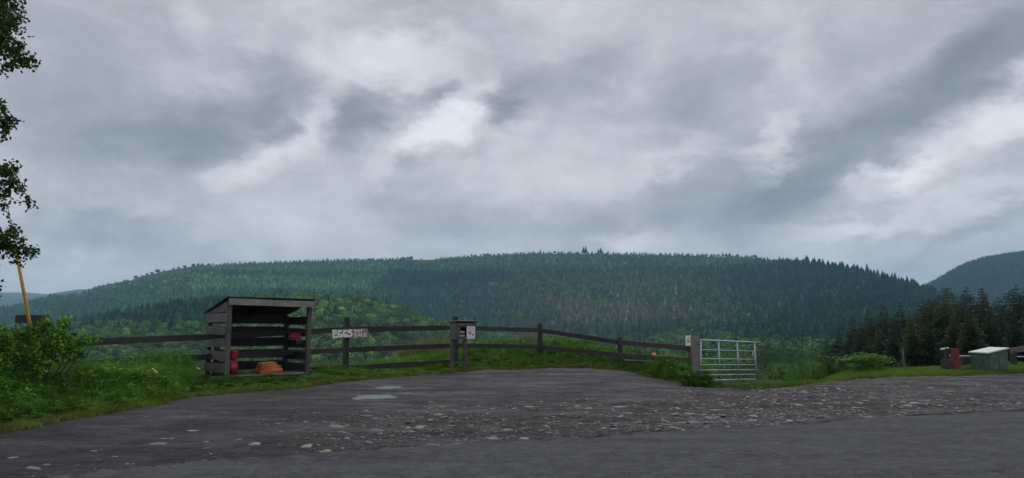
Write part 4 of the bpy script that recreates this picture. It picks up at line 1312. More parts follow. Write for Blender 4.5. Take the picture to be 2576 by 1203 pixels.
# roof: boards under felt, and the pale fascia
slope = (zt_f - zt_r) / D_
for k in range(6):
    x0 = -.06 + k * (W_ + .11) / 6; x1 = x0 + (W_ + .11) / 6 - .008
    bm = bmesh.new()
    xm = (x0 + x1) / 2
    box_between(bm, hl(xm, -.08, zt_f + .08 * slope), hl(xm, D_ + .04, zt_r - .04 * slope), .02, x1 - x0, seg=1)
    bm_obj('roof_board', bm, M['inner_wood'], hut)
bm = bmesh.new()
box_between(bm, hl(W_ / 2 - .01, -.12, zt_f + .12 * slope + .018), hl(W_ / 2 - .01, D_ + .06, zt_r - .06 * slope + .018), .012, W_ + .14, seg=1)
bm_obj('roof_felt', bm, M['felt'], hut)
hut_bar('fascia', (-.02, -.095, zt_f - .075), (W_ + .04, -.095, zt_f - .10), .165, .025, M['pale_wood'], wob=.003)
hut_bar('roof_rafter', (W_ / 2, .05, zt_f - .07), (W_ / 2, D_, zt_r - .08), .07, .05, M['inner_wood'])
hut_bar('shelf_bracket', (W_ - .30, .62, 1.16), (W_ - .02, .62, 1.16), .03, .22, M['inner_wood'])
# contents
def hw(x, y, z):                            # shelter-local to world
    return Vector((FL.x, FL.y, 0)) + sdv * x + sbk * y + Vector((0, 0, z))
hr = math.atan2(sdv.y, sdv.x)
def rbox(bm, c, sx_, sy_, sz_, bev=.02):
    r = bmesh.ops.create_cube(bm, size=1, matrix=Matrix.Translation(c) @ Matrix.Diagonal((sx_, sy_, sz_, 1)))
    ed = set()
    for v_ in r['verts']:
        for e_ in v_.link_edges: ed.add(e_)
    if bev: bmesh.ops.bevel(bm, geom=list(ed), offset=bev, segments=2, affect='EDGES')
c = empty('red_container', hw(.24, .18, .25), hr)
tag(c, 'red plastic canister standing on the shelter floor behind the left post', 'canister')
bm = bmesh.new(); rbox(bm, Vector((0, 0, .17)), .25, .17, .34, .035)
bm_obj('body', bm, M['red'], c, smooth=True)
bm = bmesh.new(); tube(bm, [(-.07, 0, .33), (-.05, 0, .385), (.05, 0, .385), (.07, 0, .33)], .014, 8); bm_obj('handle', bm, M['red'], c, smooth=True)
bm = bmesh.new(); tube(bm, [(.09, 0, .33), (.09, 0, .37)], .022, 10); bm_obj('cap', bm, M['black'], c)
c = empty('red_tub', hw(.26, .20, .64), hr)
tag(c, 'round red tub sitting on top of the red canister', 'tub')
bm = bmesh.new(); tube(bm, [(0, 0, 0), (0, 0, .03), (0, 0, .19)], [.09, .105, .125], 20); bm_obj('body', bm, M['red'], c, smooth=False)
bm = bmesh.new(); tube(bm, [(0, 0, .19), (0, 0, .205), (0, 0, .24)], [.132, .132, .10], 20); bm_obj('lid', bm, M['red'], c)
c = empty('pink_tub', hw(W_ - .17, .62, 1.176), hr)
tag(c, 'pink plastic tub on the little shelf inside the right wall of shelter', 'tub')
bm = bmesh.new(); rbox(bm, Vector((0, 0, .065)), .27, .19, .13, .015); bm_obj('body', bm, M['pink'], c)
bm = bmesh.new(); rbox(bm, Vector((0, 0, .137)), .29, .21, .018, .005); bm_obj('lid', bm, M['pink'], c)
bm = bmesh.new(); rbox(bm, Vector((0, 0, 0)), .15, .02, .13, .004)
o = bm_obj('wooden_block', bm, M['brown_wood']); o.location = hw(W_ - .10, .50, 1.06); o.rotation_euler = (0, 0, hr)
tag(o, 'small brown board fixed under the pink tub in the shelter', 'board')
c = empty('firewood_pile', hw(1.28, .38, .25), hr)
tag(c, 'heap of orange split kindling on the shelter floor', 'firewood')
r_ = random.Random(5)
lay = [(0, 8, .62), (1, 8, .62), (2, 7, .56), (3, 7, .52), (4, 6, .46), (5, 5, .40)]
bm = bmesh.new()
sec = [(-.028, -.022), (.03, -.02), (.022, .022), (-.012, .03)]
for i, L_ in enumerate((-.5, .5)):
    for (a_, b2_) in sec: bm.verts.new((L_, a_ * (1 if i else .9), b2_))
vv_ = list(bm.verts)
for k in range(4): bm.faces.new((vv_[k], vv_[(k + 1) % 4], vv_[4 + (k + 1) % 4], vv_[4 + k]))
bm.faces.new(vv_[:4][::-1]); bm.faces.new(vv_[4:])
logf = bm_obj('log_form', bm, M['log'], link=False)
for (lv, cn, ln) in lay:
    for k in range(cn):
        o = bpy.data.objects.new('stick', logf.data)
        o.location = (r_.uniform(-.03, .03) + (ln - .62) * .1, (k - (cn - 1) / 2) * .05, .026 + lv * .048)
        o.scale = (ln * r_.uniform(.85, 1.1), 1, 1); o.rotation_euler = (r_.uniform(0, 6), r_.uniform(-.05, .05), r_.uniform(-.16, .16)); lk(o, c)

# ------------------------------------------------------------------ egg box on legs
th = math.radians(35)
ed_ = Vector((math.cos(th), math.sin(th), 0)); eb = Vector((-math.sin(th), math.cos(th), 0)); en = -eb
EF = Vector((-1.745, 23.5, 0))
ebx = empty('egg_box', (EF.x, EF.y, gz(EF.x, EF.y)), th)
eg = ebx.location.z
tag(ebx, 'grey wooden honesty box on legs with open hatch and hen poster', 'cabinet')
WB, DB, ZB, ZT = .742, .40, 1.095, 1.63
def el(x, y, z): return Vector((x, y, z - eg))
def ebar(name, a, b_, h, t, mat, up=Vector((0, 0, 1)), seg=2, wob=.002):
    bm = bmesh.new(); box_between(bm, el(*a), el(*b_), h, t, up=up, seg=seg, wob=wob); return bm_obj(name, bm, mat, ebx)
for (x, y) in ((.06, DB - .06), (.37, .07)):
    ebar('leg', (x, y, gz(EF.x, EF.y) - .3), (x, y, ZB + .03), .10, .09, M['grey_wood'], up=X_)
hx0, hx1, hz0, hz1 = .135, .365, 1.165, 1.49
ft = .02
for (a0, a1, z0, z1) in ((0, hx0, ZB, ZT), (hx1, WB, ZB, ZT)):
    ebar('front_panel', ((a0 + a1) / 2, 0, z0), ((a0 + a1) / 2, 0, z1), a1 - a0, ft, M['grey_wood'], up=X_)
ebar('front_panel', (hx0, 0, (ZB + hz0) / 2), (hx1, 0, (ZB + hz0) / 2), hz0 - ZB, ft, M['grey_wood'])
ebar('front_panel', (hx0, 0, (hz1 + ZT) / 2), (hx1, 0, (hz1 + ZT) / 2), ZT - hz1, ft, M['grey_wood'])
for k in range(3):
    h = (ZT - ZB) / 3
    ebar('side_board', (.01, .012, ZB + h * (k + .5)), (.01, DB, ZB + h * (k + .5)), h - .008, .02, M['grey_wood'])
ebar('side_board', (WB - .01, .012, (ZB + ZT) / 2), (WB - .01, DB, (ZB + ZT) / 2), ZT - ZB - .01, .02, M['grey_wood'])
ebar('back_board', (.02, DB, (ZB + ZT) / 2), (WB - .02, DB, (ZB + ZT) / 2), ZT - ZB, .02, M['inner_wood'])
ebar('floor_board', (.02, DB / 2, ZB + .012), (WB - .02, DB / 2, ZB + .012), .02, DB - .04, M['inner_wood'])
ebar('shelf_board', (.02, DB / 2, 1.165 + .12), (WB - .02, DB / 2, 1.165 + .12), .012, DB - .06, M['inner_wood'])
ebar('roof_board', (WB / 2, -.06, ZT + .035), (WB / 2, DB + .04, ZT + .012), .035, WB + .07, M['dark_wood'])
ebar('wet_roof_top', (WB / 2, -.065, ZT + .058), (WB / 2, DB + .045, ZT + .035), .006, WB + .08, M['sheet'])  # pale layer: wet sheen of the roof top put into its colour
ebar('trim', (.02, -.02, ZT - .055), (WB, -.02, ZT - .055), .02, .018, M['pale_wood'])
ebar('hatch_frame', (hx0 - .012, -.016, hz0), (hx0 - .012, -.016, hz1), .022, .012, M['post_wood'], up=X_)
for (zz_, dx) in ((1.18, .02), (1.297, 0)):
    bm = bmesh.new(); rbox(bm, Vector((0, 0, .035)), .20, .11, .06, .008)
    o = bm_obj('egg_carton', bm, M['carton']); o.location = EF + ed_ * (hx0 + .105 + dx) + eb * .10 + Vector((0, 0, zz_ + .0)); o.rotation_euler = (0, 0, th)
    tag(o, 'cream egg carton in the hatch, ' + ('upper one on the shelf' if dx == 0 else 'lower one on the box floor'), 'egg carton')
# poster
pp0 = EF + en * .014
bm = bmesh.new()
def rr_pts(x0, y0, x1, y1, r, n0):
    pts = []
    for (cx_, cy_, a0) in ((x1 - r, y1 - r, 0), (x0 + r, y1 - r, 90), (x0 + r, y0 + r, 180), (x1 - r, y0 + r, 270)):
        for j in range(5):
            a = math.radians(a0 + 22.5 * j); pts.append((cx_ + r * math.cos(a), cy_ + r * math.sin(a)))
    return pts
PX0, PX1, PZ0, PZ1 = .375, .690, 1.112, 1.520
prism(bm, [EF + ed_ * x + Vector((0, 0, z)) + en * .016 for (x, z) in rr_pts(PX0, PZ0, PX1, PZ1, .03, 0)], en, .004)
poster = bm_obj('hen_poster', bm, M['poster'])
tag(poster, 'white poster with orange hen and maroon eggs on the front of the box', 'poster')
def pq(u, v_, lift=.018): return EF + ed_ * (PX0 + (PX1 - PX0) * u) + Vector((0, 0, PZ1 - (PZ1 - PZ0) * v_)) + en * lift
def flat(name, pts, mat, lift=.0185, par=None):
    bm = bmesh.new(); prism(bm, [pq(u, v_, lift) for (u, v_) in pts], en, .0015); return bm_obj(name, bm, mat, par or poster)
flat('hen_print', [(.18, .36), (.22, .42), (.27, .40), (.34, .45), (.44, .43), (.47, .33), (.51, .29), (.55, .31), (.53, .37), (.55, .48), (.54, .58), (.48, .66), (.36, .67), (.27, .62), (.23, .54), (.20, .45)], M['hen'])
flat('hen_tail_print', [(.16, .34), (.20, .36), (.25, .45), (.29, .60), (.25, .58), (.21, .48)], M['maroon'], .020)
flat('hen_comb_print', [(.50, .31), (.51, .27), (.54, .29), (.56, .28), (.565, .32), (.54, .33)], M['maroon'], .020)
flat('eggs_print', [(.62, .64), (.68, .61), (.76, .61), (.84, .65), (.86, .69), (.80, .73), (.72, .75), (.65, .72)], M['maroon'])
bm = bmesh.new()
r2 = random.Random(3)
for k in range(15):                                   # arched line of small unreadable print
    a = math.radians(155 - 130 * k / 14)
    for dy in (0, .055):
        u0 = .5 + .33 * math.cos(a); v0 = .26 - .16 * math.sin(a) + dy
        hh_ = r2.uniform(.012, .022)
        prism(bm, [pq(u0 - .012, v0 - hh_), pq(u0 + .012, v0 - hh_), pq(u0 + .010, v0 + hh_), pq(u0 - .012, v0 + hh_)], en, .001)
for k in range(20):
    u0 = .07 + k * .045; v0 = .90 + r2.uniform(-.006, .006)
    if k in (5, 11): continue
    hh_ = r2.uniform(.012, .024)
    prism(bm, [pq(u0 - .014, v0 - hh_), pq(u0 + .014, v0 - hh_), pq(u0 + .010, v0 + hh_), pq(u0 - .014, v0 + hh_)], en, .001)
bm_obj('small_print', bm, M['ink'], poster)

# ------------------------------------------------------------------ gate and its post
gpp = P(1749, 846, 20.0)
gp_g = gz(gpp.x, gpp.y)
bm = bmesh.new(); box_between(bm, Vector((gpp.x + .06, gpp.y, gp_g - .3)), Vector((gpp.x - .02, gpp.y, gpp.z)), .165, .165, up=Vector((1, .3, 0)), seg=6, wob=.004)
gpo = bm_obj('gate_post', bm, M['post_wood'])
tag(gpo, 'thick pale grey squared timber post at the hinge end of the gate', 'gate post')
gl = P(1761, 855.5, 19.85); gr = P(1900, 861.3, 21.6)
gdir = Vector((gr.x - gl.x, gr.y - gl.y, 0)); glen = gdir.length; gdir.normalize(); gn = Vector((gdir.y, -gdir.x, 0))
gate = empty('metal_gate', (gl.x, gl.y, gz(gl.x, gl.y)))
tag(gate, 'galvanised seven bar metal field gate at the end of the wooden fence', 'gate')
g0 = Vector(gate.location)
def gpt(px, py): return RP(px, py, gl, gn) - g0
bars = [(855.5, 861.5, .024), (880, 883.5, .016), (902.8, 904.4, .016), (918, 917.8, .016), (931.8, 930.2, .016), (944.3, 942, .016), (957.5, 954.3, .02)]
for (ya, yb, r) in bars:
    bm = bmesh.new(); tube(bm, [gpt(1761.5, ya), gpt(1902, yb)], r, 10); bm_obj('bar', bm, M['galv'], gate, smooth=True)
for (xt, xb, yt, yb_) in ((1763, 1763, 855.5, 957.5), (1807.5, 1811, 857, 956.5), (1854.5, 1859, 859, 955.5), (1898, 1903, 861, 954.5)):
    bm = bmesh.new(); tube(bm, [gpt(xt, yt), gpt(xb, yb_)], .021, 10); bm_obj('upright', bm, M['galv'], gate, smooth=True)
bm = bmesh.new(); tube(bm, [gpt(1893.5, 884), gpt(1894.5, 904)], .018, 8); bm_obj('latch', bm, M['galv'], gate, smooth=True)
for py in (866, 935):
    bm = bmesh.new(); tube(bm, [gpt(1763, py), gpt(1763, py) + Vector((-.12, -.02, 0))], .014, 8); bm_obj('hinge', bm, M['dark_wood'], gate)
# yellow warning sign
sn = Vector((0.0, -1, 0)); sp0 = P(1731, 857, 21.25)
sgn = None
bm = bmesh.new(); prism(bm, [RP(x, y, sp0, sn) for (x, y) in ((1724.2, 844.2), (1724.9, 870), (1738.8, 870), (1738, 844.2))], sn, .006)
sgn = bm_obj('warning_sign', bm, M['white']); tag(sgn, 'small white and yellow warning sign on the last fence post beside the gate post', 'sign')
def my(x, y): return ((2670 + x / 20.05) / 1.5528, (1300 + y / 20.05) / 1.5528)
def fl2(name, pts, mat, lift):
    bm = bmesh.new(); prism(bm, [RP(*my(x, y), sp0, sn) + sn * lift for (x, y) in pts], sn, .0015); bm_obj(name, bm, mat, sgn)
fl2('triangle_border', [(370, 310), (465, 500), (275, 500)], M['black'], .003)
fl2('triangle', [(370, 345), (440, 485), (300, 485)], M['yellow'], .0045)
fl2('symbol', [(335, 445), (365, 400), (405, 395), (410, 420), (380, 430), (350, 450)], M['black'], .006)
fl2('yellow_panel', [(245, 540), (510, 535), (535, 755), (255, 760)], M['yellow'], .003)
for (a, b_, c_, d_) in ((300, 560, 420, 582), (300, 610, 470, 622), (290, 650, 480, 662), (270, 705, 510, 740)):
    fl2('small_print', [(a, b_), (c_, b_), (c_, d_), (a, d_)], M['black'], .0045)
# orange ball on a short post and the white pipe behind the mound
op = P(1645.5, 893, 25.0)
c = empty('orange_marker', (op.x, op.y, gz(op.x, op.y)))
tag(c, 'bright orange ball marker on a short stub behind the fence near the gate', 'marker')
bm = bmesh.new(); bmesh.ops.create_uvsphere(bm, u_segments=16, v_segments=10, radius=.075, matrix=Matrix.Translation((0, 0, op.z - c.location.z)) @ Matrix.Diagonal((1, 1, .9, 1)))
bm_obj('ball', bm, M['orange'], c, smooth=True)
bm = bmesh.new(); tube(bm, [(0, 0, -.2), (0, 0, op.z - c.location.z - .06)], .05, 8); bm_obj('stub_post', bm, M['inner_wood'], c)
bm = bmesh.new(); tube(bm, [P(1571, 905.5, 24.8), P(1610, 907, 24.6), P(1668, 912, 24.2)], .009, 8)
tag(bm_obj('white_pipe', bm, M['palegrey'], None, smooth=True), 'thin white pipe lying on the grass mound below the orange marker', 'pipe')

# ------------------------------------------------------------------ right-hand fence, red post, green cabinet
rf = empty('field_fence', tuple(P(2383, 940, 24.6).xy) + (0.1,))
tag(rf, 'low grey rail fence with a galvanised pipe at the far right edge', 'fence')
r0 = Vector(rf.location)
def rfp(px, py, Y): return P(px, py, Y) - r0
def rbar(name, a, b_, h, t, mat, **kw):
    bm = bmesh.new(); box_between(bm, rfp(*a), rfp(*b_), h, t, wob=.01, seg=5, **kw); bm_obj(name, bm, mat, rf)
rbar('post', (2382, 950, 24.6), (2380, 876, 24.6), .13, .12, M['dark_wood'], up=X_)
rbar('post', (2551, 935, 25.8), (2549, 884, 25.8), .16, .13, M['dark_wood'], up=X_)
rbar('rail', (2368, 917, 24.4), (2448, 905, 25.0), .26, .04, M['grey_wood'])
rbar('rail', (2541, 883, 25.7), (2640, 868, 26.5), .19, .04, M['grey_wood'])
bm = bmesh.new(); tube(bm, [rfp(2388, 895, 25.2), rfp(2450, 896.5, 25.7)], .024, 8); bm_obj('pipe_rail', bm, M['galv'], rf, smooth=True)
bm = bmesh.new(); tube(bm, [rfp(2553, 897.5, 26.2), rfp(2640, 899, 26.9)], .022, 8); bm_obj('pipe_rail', bm, M['galv'], rf, smooth=True)
bm = bmesh.new(); tube(bm, [rfp(2366, 879, 24.55), rfp(2386, 876.5, 24.6)], .03, 8); bm_obj('bracket', bm, M['sheet'], rf, smooth=True)
pr = P(2401, 877, 24.2); prb = gz(pr.x, pr.y)
bm = bmesh.new(); box_between(bm, Vector((pr.x + .02, pr.y, prb - .1)), Vector((pr.x - .01, pr.y, pr.z)), .22, .12, up=X_, seg=6, wob=.01)
tag(bm_obj('red_post', bm, M['redbrown']), 'weathered dark red square post beside the green cabinet', 'post')
Nn = P(2484, 885.3, 24.0)
thc = math.radians(25); ca, cb_ = Vector((math.cos(thc), math.sin(thc), 0)), Vector((-math.sin(thc), math.cos(thc), 0))
gg = gz(Nn.x, Nn.y + .5)
cab = empty('green_cabinet', (Nn.x, Nn.y, gg), thc)
tag(cab, 'low dark green utility cabinet with a pale sloping lid at the right', 'cabinet')
A_, B_ = 1.02, .56
hN = Nn.z - gg
def cabz(x, y): return hN + .13 * x + .02 * y
bm = bmesh.new()
bx_ = [(0, 0), (A_, 0), (A_, B_), (0, B_)]
lo = [bm.verts.new((x, y, -.2)) for (x, y) in bx_]; hi = [bm.verts.new((x, y, cabz(x, y) - .05)) for (x, y) in bx_]
for k in range(4): bm.faces.new((lo[k], lo[(k + 1) % 4], hi[(k + 1) % 4], hi[k]))
bm.faces.new(hi); bm.faces.new(lo[::-1])
bm_obj('body', bm, M['greenpaint'], cab)
bm = bmesh.new()
ov = .04
bx2 = [(-ov, -ov), (A_ + ov, -ov), (A_ + ov, B_ + ov), (-ov, B_ + ov)]
lo = [bm.verts.new((x, y, cabz(x, y) - .048)) for (x, y) in bx2]; hi = [bm.verts.new((x, y, cabz(x, y) - .015)) for (x, y) in bx2]
for k in range(4): bm.faces.new((lo[k], lo[(k + 1) % 4], hi[(k + 1) % 4], hi[k]))
bm.faces.new(hi); bm.faces.new(lo[::-1]); bm_obj('lid', bm, M['lid'], cab)
for (xa, xb) in ((.06, .48), (.54, .96)):
    bm = bmesh.new(); box_between(bm, Vector(((xa + xb) / 2, -.008, .04)), Vector(((xa + xb) / 2, -.008, cabz(0, 0) - .09)), xb - xa, .012, up=X_); dr_ = bm_obj('door', bm, M['greenpaint'], cab)
    bm = bmesh.new(); rbox(bm, Vector((xb - .05 if xa < .3 else xa + .05, -.025, hN * .5)), .02, .02, .10, .004); bm_obj('handle', bm, M['galv'], dr_)

# ------------------------------------------------------------------ left corner: pole, stump board, shrub, overhanging tree
pl = empty('yellow_pole', P(112, 1010, 13.9))
tag(pl, 'tilted yellow pole with thin grey tip rising out of the shrub', 'pole')
p00 = Vector(pl.location)
bm = bmesh.new(); tube(bm, [P(112, 1012, 13.9) - p00, P(75, 815, 13.9) - p00, P(38, 619, 13.9) - p00], [.031, .030, .029], 12); bm_obj('shaft', bm, M['polegold'], pl, smooth=True)
bm = bmesh.new(); tube(bm, [P(38, 621, 13.9) - p00, P(20, 520, 13.9) - p00], [.012, .009], 8); bm_obj('tip', bm, M['palegrey'], pl, smooth=True)
st = empty('wooden_stub', P(82, 830, 15.6))
tag(st, 'dark wooden post with flat board on top behind the left shrub', 'post')
s0 = Vector(st.location)
bm = bmesh.new(); box_between(bm, P(50, 803, 15.6) - s0, P(113, 803, 15.6) - s0, .17, .3, seg=4, wob=.006); bm_obj('board', bm, M['inner_wood'], st)
bm = bmesh.new(); tube(bm, [P(98, 1000, 15.6) - s0, P(96, 808, 15.6) - s0], [.12, .11], 10); bm_obj('post', bm, M['dark_wood'], st)

def leaf_cloud(name, blobs3, n, size, mat, colr, parent, seed=1, droop=.2, wide=.42):
    rs = np.random.default_rng(seed); V = []; Fc = []; k = 0
    wts = np.array([b_[3] ** 2 for b_ in blobs3]); wts /= wts.sum()
    nsp = n // 9
    for i in range(nsp):
        bx_, by_, bz_, br = blobs3[rs.choice(len(blobs3), p=wts)]
        d = rs.normal(size=3); d /= np.linalg.norm(d)
        c0 = np.array([bx_, by_, bz_]) + d * br * rs.uniform(.15, 1.0)
        ax = d + rs.normal(size=3) * .5; ax[2] -= droop; ax /= np.linalg.norm(ax)
        for j in range(9):
            c = c0 + ax * (j - 4) * size * .42 + rs.normal(size=3) * size * .3
            dd = ax + rs.normal(size=3) * .8; dd /= np.linalg.norm(dd)
            nn = np.array([0, 0, 1]) + rs.normal(size=3) * .6
            s = np.cross(dd, nn); s /= np.linalg.norm(s)
            L = size * rs.uniform(.7, 1.25); W2 = L * wide
            V += [c, c + dd * L * .35 + s * W2 * .8, c + dd * L * .75 + s * W2 * .6, c + dd * L, c + dd * L * .75 - s * W2 * .6, c + dd * L * .35 - s * W2 * .8]
            Fc.append(tuple(range(k, k + 6))); k += 6
    o = mesh_np(name, np.array(V), np.array(Fc), mat, parent=parent)
    o.color = (*colr, 1)
    return o
# overhanging tree: trunk stands left of the frame
tY = 12.0
trx = P(-330, 900, tY)
tree = empty('oak_tree', (trx.x, tY + .6, 0))
tag(tree, 'dark leafy tree whose branch ends hang into the left edge of the sky', 'tree')
t0 = Vector(tree.location)
bm = bmesh.new(); tube(bm, [(0, 0, -.3), (0.05, 0, 1.5), (0, 0.1, 4), (.15, 0, 7), (.2, 0, 9.5)], [.26, .20, .16, .10, .04], 10); bm_obj('trunk', bm, M['bark'], tree, smooth=True)
clumps = [
 [(0, 15, 48), (15, 60, 38), (0, 105, 42), (40, 125, 30), (60, 150, 22), (88, 156, 12), (18, 168, 16), (45, 45, 20), (-60, 60, 80)],
 [(-2, 272, 24), (10, 312, 26), (3, 335, 10), (-60, 300, 60), (24, 300, 12)],
 [(8, 430, 24), (32, 425, 16), (30, 455, 28), (55, 482, 20), (74, 505, 13), (8, 490, 20), (4, 520, 10), (-60, 470, 60)],
 [(28, 582, 18), (5, 605, 32), (30, 615, 26), (62, 630, 22), (88, 633, 9), (36, 652, 18), (-60, 620, 60)],
 [(-12, 720, 14), (-40, 740, 30)]]
for ci_, cl in enumerate(clumps):
    b3 = []
    for (x, y, r) in cl:
        q_ = P(x, y, tY + random.uniform(-.3, .3)) - t0
        b3.append((q_.x, q_.y, q_.z, r / F * tY * 1.1))
    tot = sum(r * r for (_, _, r) in cl)
    leaf_cloud('foliage', b3, int(tot / 3.0), .060, M['leaf_obj'], (0.045, 0.088, 0.026), tree, seed=60 + ci_)
    e_ = cl[len(cl) // 2]
    q0 = Vector((.1, 0, P(-200, cl[0][1] + 60, tY).z)); q1 = P(cl[2 % len(cl)][0], cl[2 % len(cl)][1], tY) - t0
    q2 = P(e_[0] + 8, e_[1], tY) - t0
    bm = bmesh.new(); tube(bm, [q0, (q0 + q1) / 2 + Vector((0, 0, .12)), q1, q2], [.05, .03, .014, .005], 6); bm_obj('branch', bm, M['bark'], tree, smooth=True)
# shrub in the left verge
sh = empty('leafy_shrub', P(90, 1000, 13.2)); s1 = Vector(sh.location)
tag(sh, 'bright green leafy shrub in the left verge round the yellow pole', 'shrub')
b3 = []
for (x, y, r, Y) in [(-60, 900, 90, 12.5), (10, 865, 40, 12.8), (60, 850, 32, 13), (100, 832, 26, 13.2), (150, 845, 28, 13.4), (130, 875, 40, 13.2), (60, 900, 55, 12.8), (175, 880, 26, 13.6), (205, 862, 16, 13.8), (232, 856, 12, 13.9),
                     (160, 815, 13, 13.2), (-20, 840, 20, 12.4), (200, 890, 16, 13.8), (120, 817, 12, 13.2)]:
    q_ = P(x, y, Y) - s1; b3.append((q_.x, q_.y, q_.z, r / F * Y))
leaf_cloud('foliage', b3, 6500, .045, M['leaf_obj'], (0.05, 0.12, 0.03), sh, seed=92, droop=.05, wide=.3)
leaf_cloud('foliage', b3, 6500, .050, M['leaf_obj'], (0.09, 0.21, 0.03), sh, seed=90, droop=.05, wide=.3)
leaf_cloud('foliage', b3, 2600, .07, M['leaf_obj'], (0.17, 0.34, 0.04), sh, seed=91, droop=-.2)
for k in range(9):
    e_ = b3[k + 1]
    bm = bmesh.new(); tube(bm, [(random.uniform(-.3, .3), random.uniform(-.1, .1), -.35), (e_[0] * .6, e_[1] * .6, e_[2] * .5), (e_[0], e_[1], e_[2])], [.02, .012, .004], 5)
    bm_obj('stem', bm, M['bark'], sh)

# ------------------------------------------------------------------ stones
def stone(seed):
    rs = random.Random(seed)
    bm = bmesh.new(); bmesh.ops.create_icosphere(bm, subdivisions=2, radius=1)
    o_ = Vector((seed * 3.3, 1.7, 0))
    for v_ in bm.verts:
        v_.co *= 1 + .55 * mnoise.noise(v_.co * 1.1 + o_) + .15 * mnoise.noise(v_.co * 3 + o_); v_.co.z *= .55
    return bm
M['stone_l'] = plain_mat('pale_stone', (0.155, 0.148, 0.14), .6, var=.25, scale=9, bump=.3)
M['stone_m'] = plain_mat('grey_stone', (0.095, 0.09, 0.09), .55, var=.3, scale=9, bump=.3)
M['stone_w'] = plain_mat('warm_stone', (0.17, 0.125, 0.085), .6, var=.25, scale=9, bump=.3)
M['brickm'] = plain_mat('broken_brick', (0.27, 0.085, 0.05), .7, var=.25, scale=12, bump=.3)
sforms = [bm_obj('stone_form', stone(i), M[('stone_l', 'stone_m', 'stone_m', 'stone_l', 'stone_w', 'stone_m')[i]], link=False, smooth=True) for i in range(6)]
def layby_pt(px, py):
    x, y = ground_hit([px], [py]); return float(x[0]), float(y[0])
big = [(860, 1088, 1), (1100, 1048, 4), (1240, 1108, 4), (1320, 1110, 3), (1155, 1122, 0), (1215, 1117, 3), (1095, 1122, 4), (975, 1139, 0), (910, 1138, 4), (1690, 1076, 0), (1560, 1052, 3), (1540, 1078, 1),
       (1820, 1030, 0), (1955, 1020, 4), (2010, 1022, 4), (2060, 1020, 4), (2150, 1028, 3), (2390, 990, 0), (2340, 978, 3), (2500, 975, 1), (2020, 985, 0), (1880, 1000, 3), (1730, 1042, 0),
       (2600, 992, 0), (1770, 1042, 4), (2180, 1052, 0), (1480, 1030, 0), (1330, 1024, 3), (30, 1155, 3), (370, 1050, 1), (430, 1106, 0), (520, 1130, 0), (640, 1120, 0), (770, 1125, 3), (820, 1140, 4), (1655, 1120, 3)]
used = []
def add_stone(px, py, k, size, flatten=1.0, name='stone'):
    x, y = layby_pt(px, py)
    z = float(layby_z(np.array([x]), np.array([y]))[0])
    o = bpy.data.objects.new(name, sforms[k].data)
    o.location = (x, y, z - size * .06)
    s = size
    o.scale = (s * random.uniform(1, 1.7), s * random.uniform(.7, 1.2), s * random.uniform(.45, .8) * flatten)
    o.rotation_euler = (random.uniform(-.12, .12), random.uniform(-.12, .12), random.uniform(-.5, .5))
    lk(o, layby)
for (px, py, k) in big: add_stone(px, py, k, random.uniform(.04, .085), .8)
cntS = 0
while cntS < 170:
    px = random.uniform(250, 2560)
    u = (px - CX) / FT
    yn = float(np.interp(px, edge_road[:, 0], edge_road[:, 1])); yf = float(np.interp(px, edge_far[:, 0], edge_far[:, 1]))
    q_ = random.random()
    py = yf + 6 + (yn - yf - 14) * q_
    dens = math.exp(-((px - 1350) / 500) ** 2 - ((py - 1065) / 32) ** 2) + .8 * math.exp(-((px - 2050) / 500) ** 2 - ((py - 1010) / 32) ** 2) + .12
    if px < 1750 and py < 1010: dens *= .12
    if random.random() > dens: continue
    add_stone(px, py, random.choice([0, 1, 1, 2, 3, 5, 5, 4]), min(.085, max(.022, random.lognormvariate(-3.2, .42)))); cntS += 1
for (px, py, s) in ((1705, 1018, .065), (1722, 1012, .04), (2340, 1010, .045), (1850, 1000, .05), (1870, 1000, .04), (1210, 1068, .035), (2420, 1022, .04)):
    x, y = layby_pt(px, py); bm = bmesh.new(); rbox(bm, Vector((0, 0, 0)), s * 2, s * 1.1, s * .7, s * .12)
    o = bm_obj('brick_fragment', bm, M['brickm'], layby); o.location = (x, y, plate(np.array([x]), np.array([y]))[0] + s * .35); o.rotation_euler = (.15, .1, random.uniform(-.5, .5))
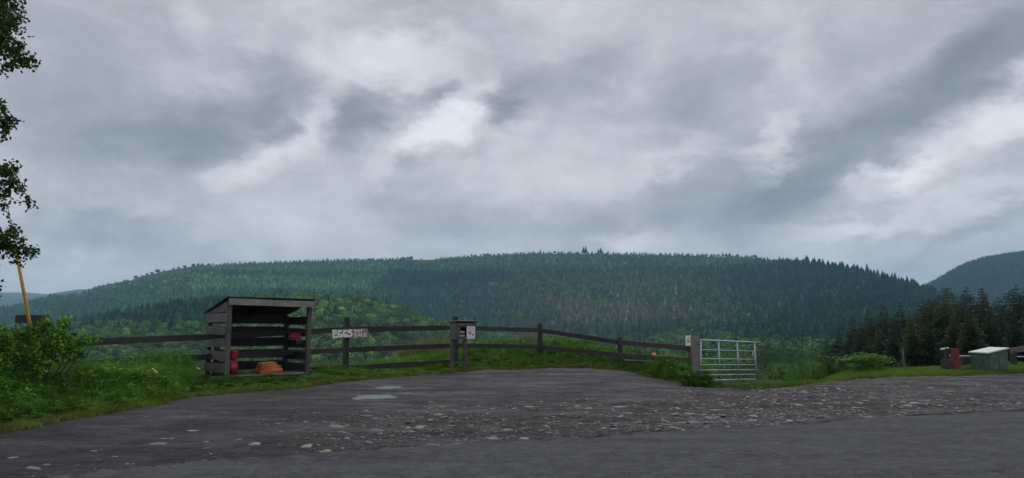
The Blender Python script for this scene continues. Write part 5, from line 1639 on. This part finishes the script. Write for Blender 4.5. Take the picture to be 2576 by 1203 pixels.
# fine loose gravel
n = 6500
M['peb_inst'] = foliage_mat('loose_pebbles', 'INSTANCER', var=.1, scale=3, spec=.4, rough=.55)
pf = []
for i in range(4):
    pf.append(bm_obj('pebble_form' + 'abcd'[i], stone(50 + i), M['peb_inst'], link=False, smooth=True))
peb_forms = make_forms('pebble_forms', pf)
x, y = rand_region(n * 4, uL(-50), uL(2700), lambda u: road_Y(u) + .05, lambda u: far_Y(u) - .2)
dn = nz2d(x, y, .8, 3.) * 1.2 + .7 * np.exp(-((y - road_Y(x / y)) / 2.2) ** 2) - .35
ax_, ay_ = to_px(x, y, plate(x, y))
dn -= .5 * ((ax_ < 1800) & (ay_ < 1010))
dn -= .75 * sstep(950, 500, ax_) if False else .7 * (1 - sstep(450, 1000, ax_))
dn = dn * .35 + coarse_at(x, y) ** 1.5 * 1.1 - .14
k_ = rng.random(n * 4) < dn * .6
x, y = x[k_][:n], y[k_][:n]
pc = np.tile(np.array([.095, .09, .086]), (len(x), 1)) * rng.lognormal(0, .45, len(x))[:, None]
pc = np.clip(pc * .8, .02, .34)
warm = rng.random(len(x)) < .15; pc[warm] *= np.array([1.4, 1.0, .7])
sc = np.clip(rng.lognormal(math.log(.0115), .55, len(x)), .004, .05)
scatter('loose_gravel', np.stack([x, y, layby_z(x, y) - .001], -1), rng.uniform(0, 6.28, len(x)), np.stack([sc * 1.5, sc, sc], -1), rng.integers(0, 4, len(x)), pc, peb_forms, label='loose pebbles strewn over the dirt layby', cat='gravel')

# ------------------------------------------------------------------ air
if HAZE > 0:
    bm = bmesh.new()
    bmesh.ops.create_cube(bm, size=1, matrix=Matrix.Translation((0, 2970, 110)) @ Matrix.Diagonal((9800, 6200, 560, 1)))
    m = bpy.data.materials.new('haze_air'); m.use_nodes = True
    m.node_tree.nodes.clear()
    pv = m.node_tree.nodes.new('ShaderNodeVolumePrincipled'); ou = m.node_tree.nodes.new('ShaderNodeOutputMaterial')
    pv.inputs['Density'].default_value = HAZE
    pv.inputs['Color'].default_value = (0.45, 0.80, 1.0, 1)
    pv.inputs['Anisotropy'].default_value = 0.0
    m.node_tree.links.new(pv.outputs[0], ou.inputs['Volume'])
    o = bm_obj('haze', bm, m)
    tag(o, kind='stuff')
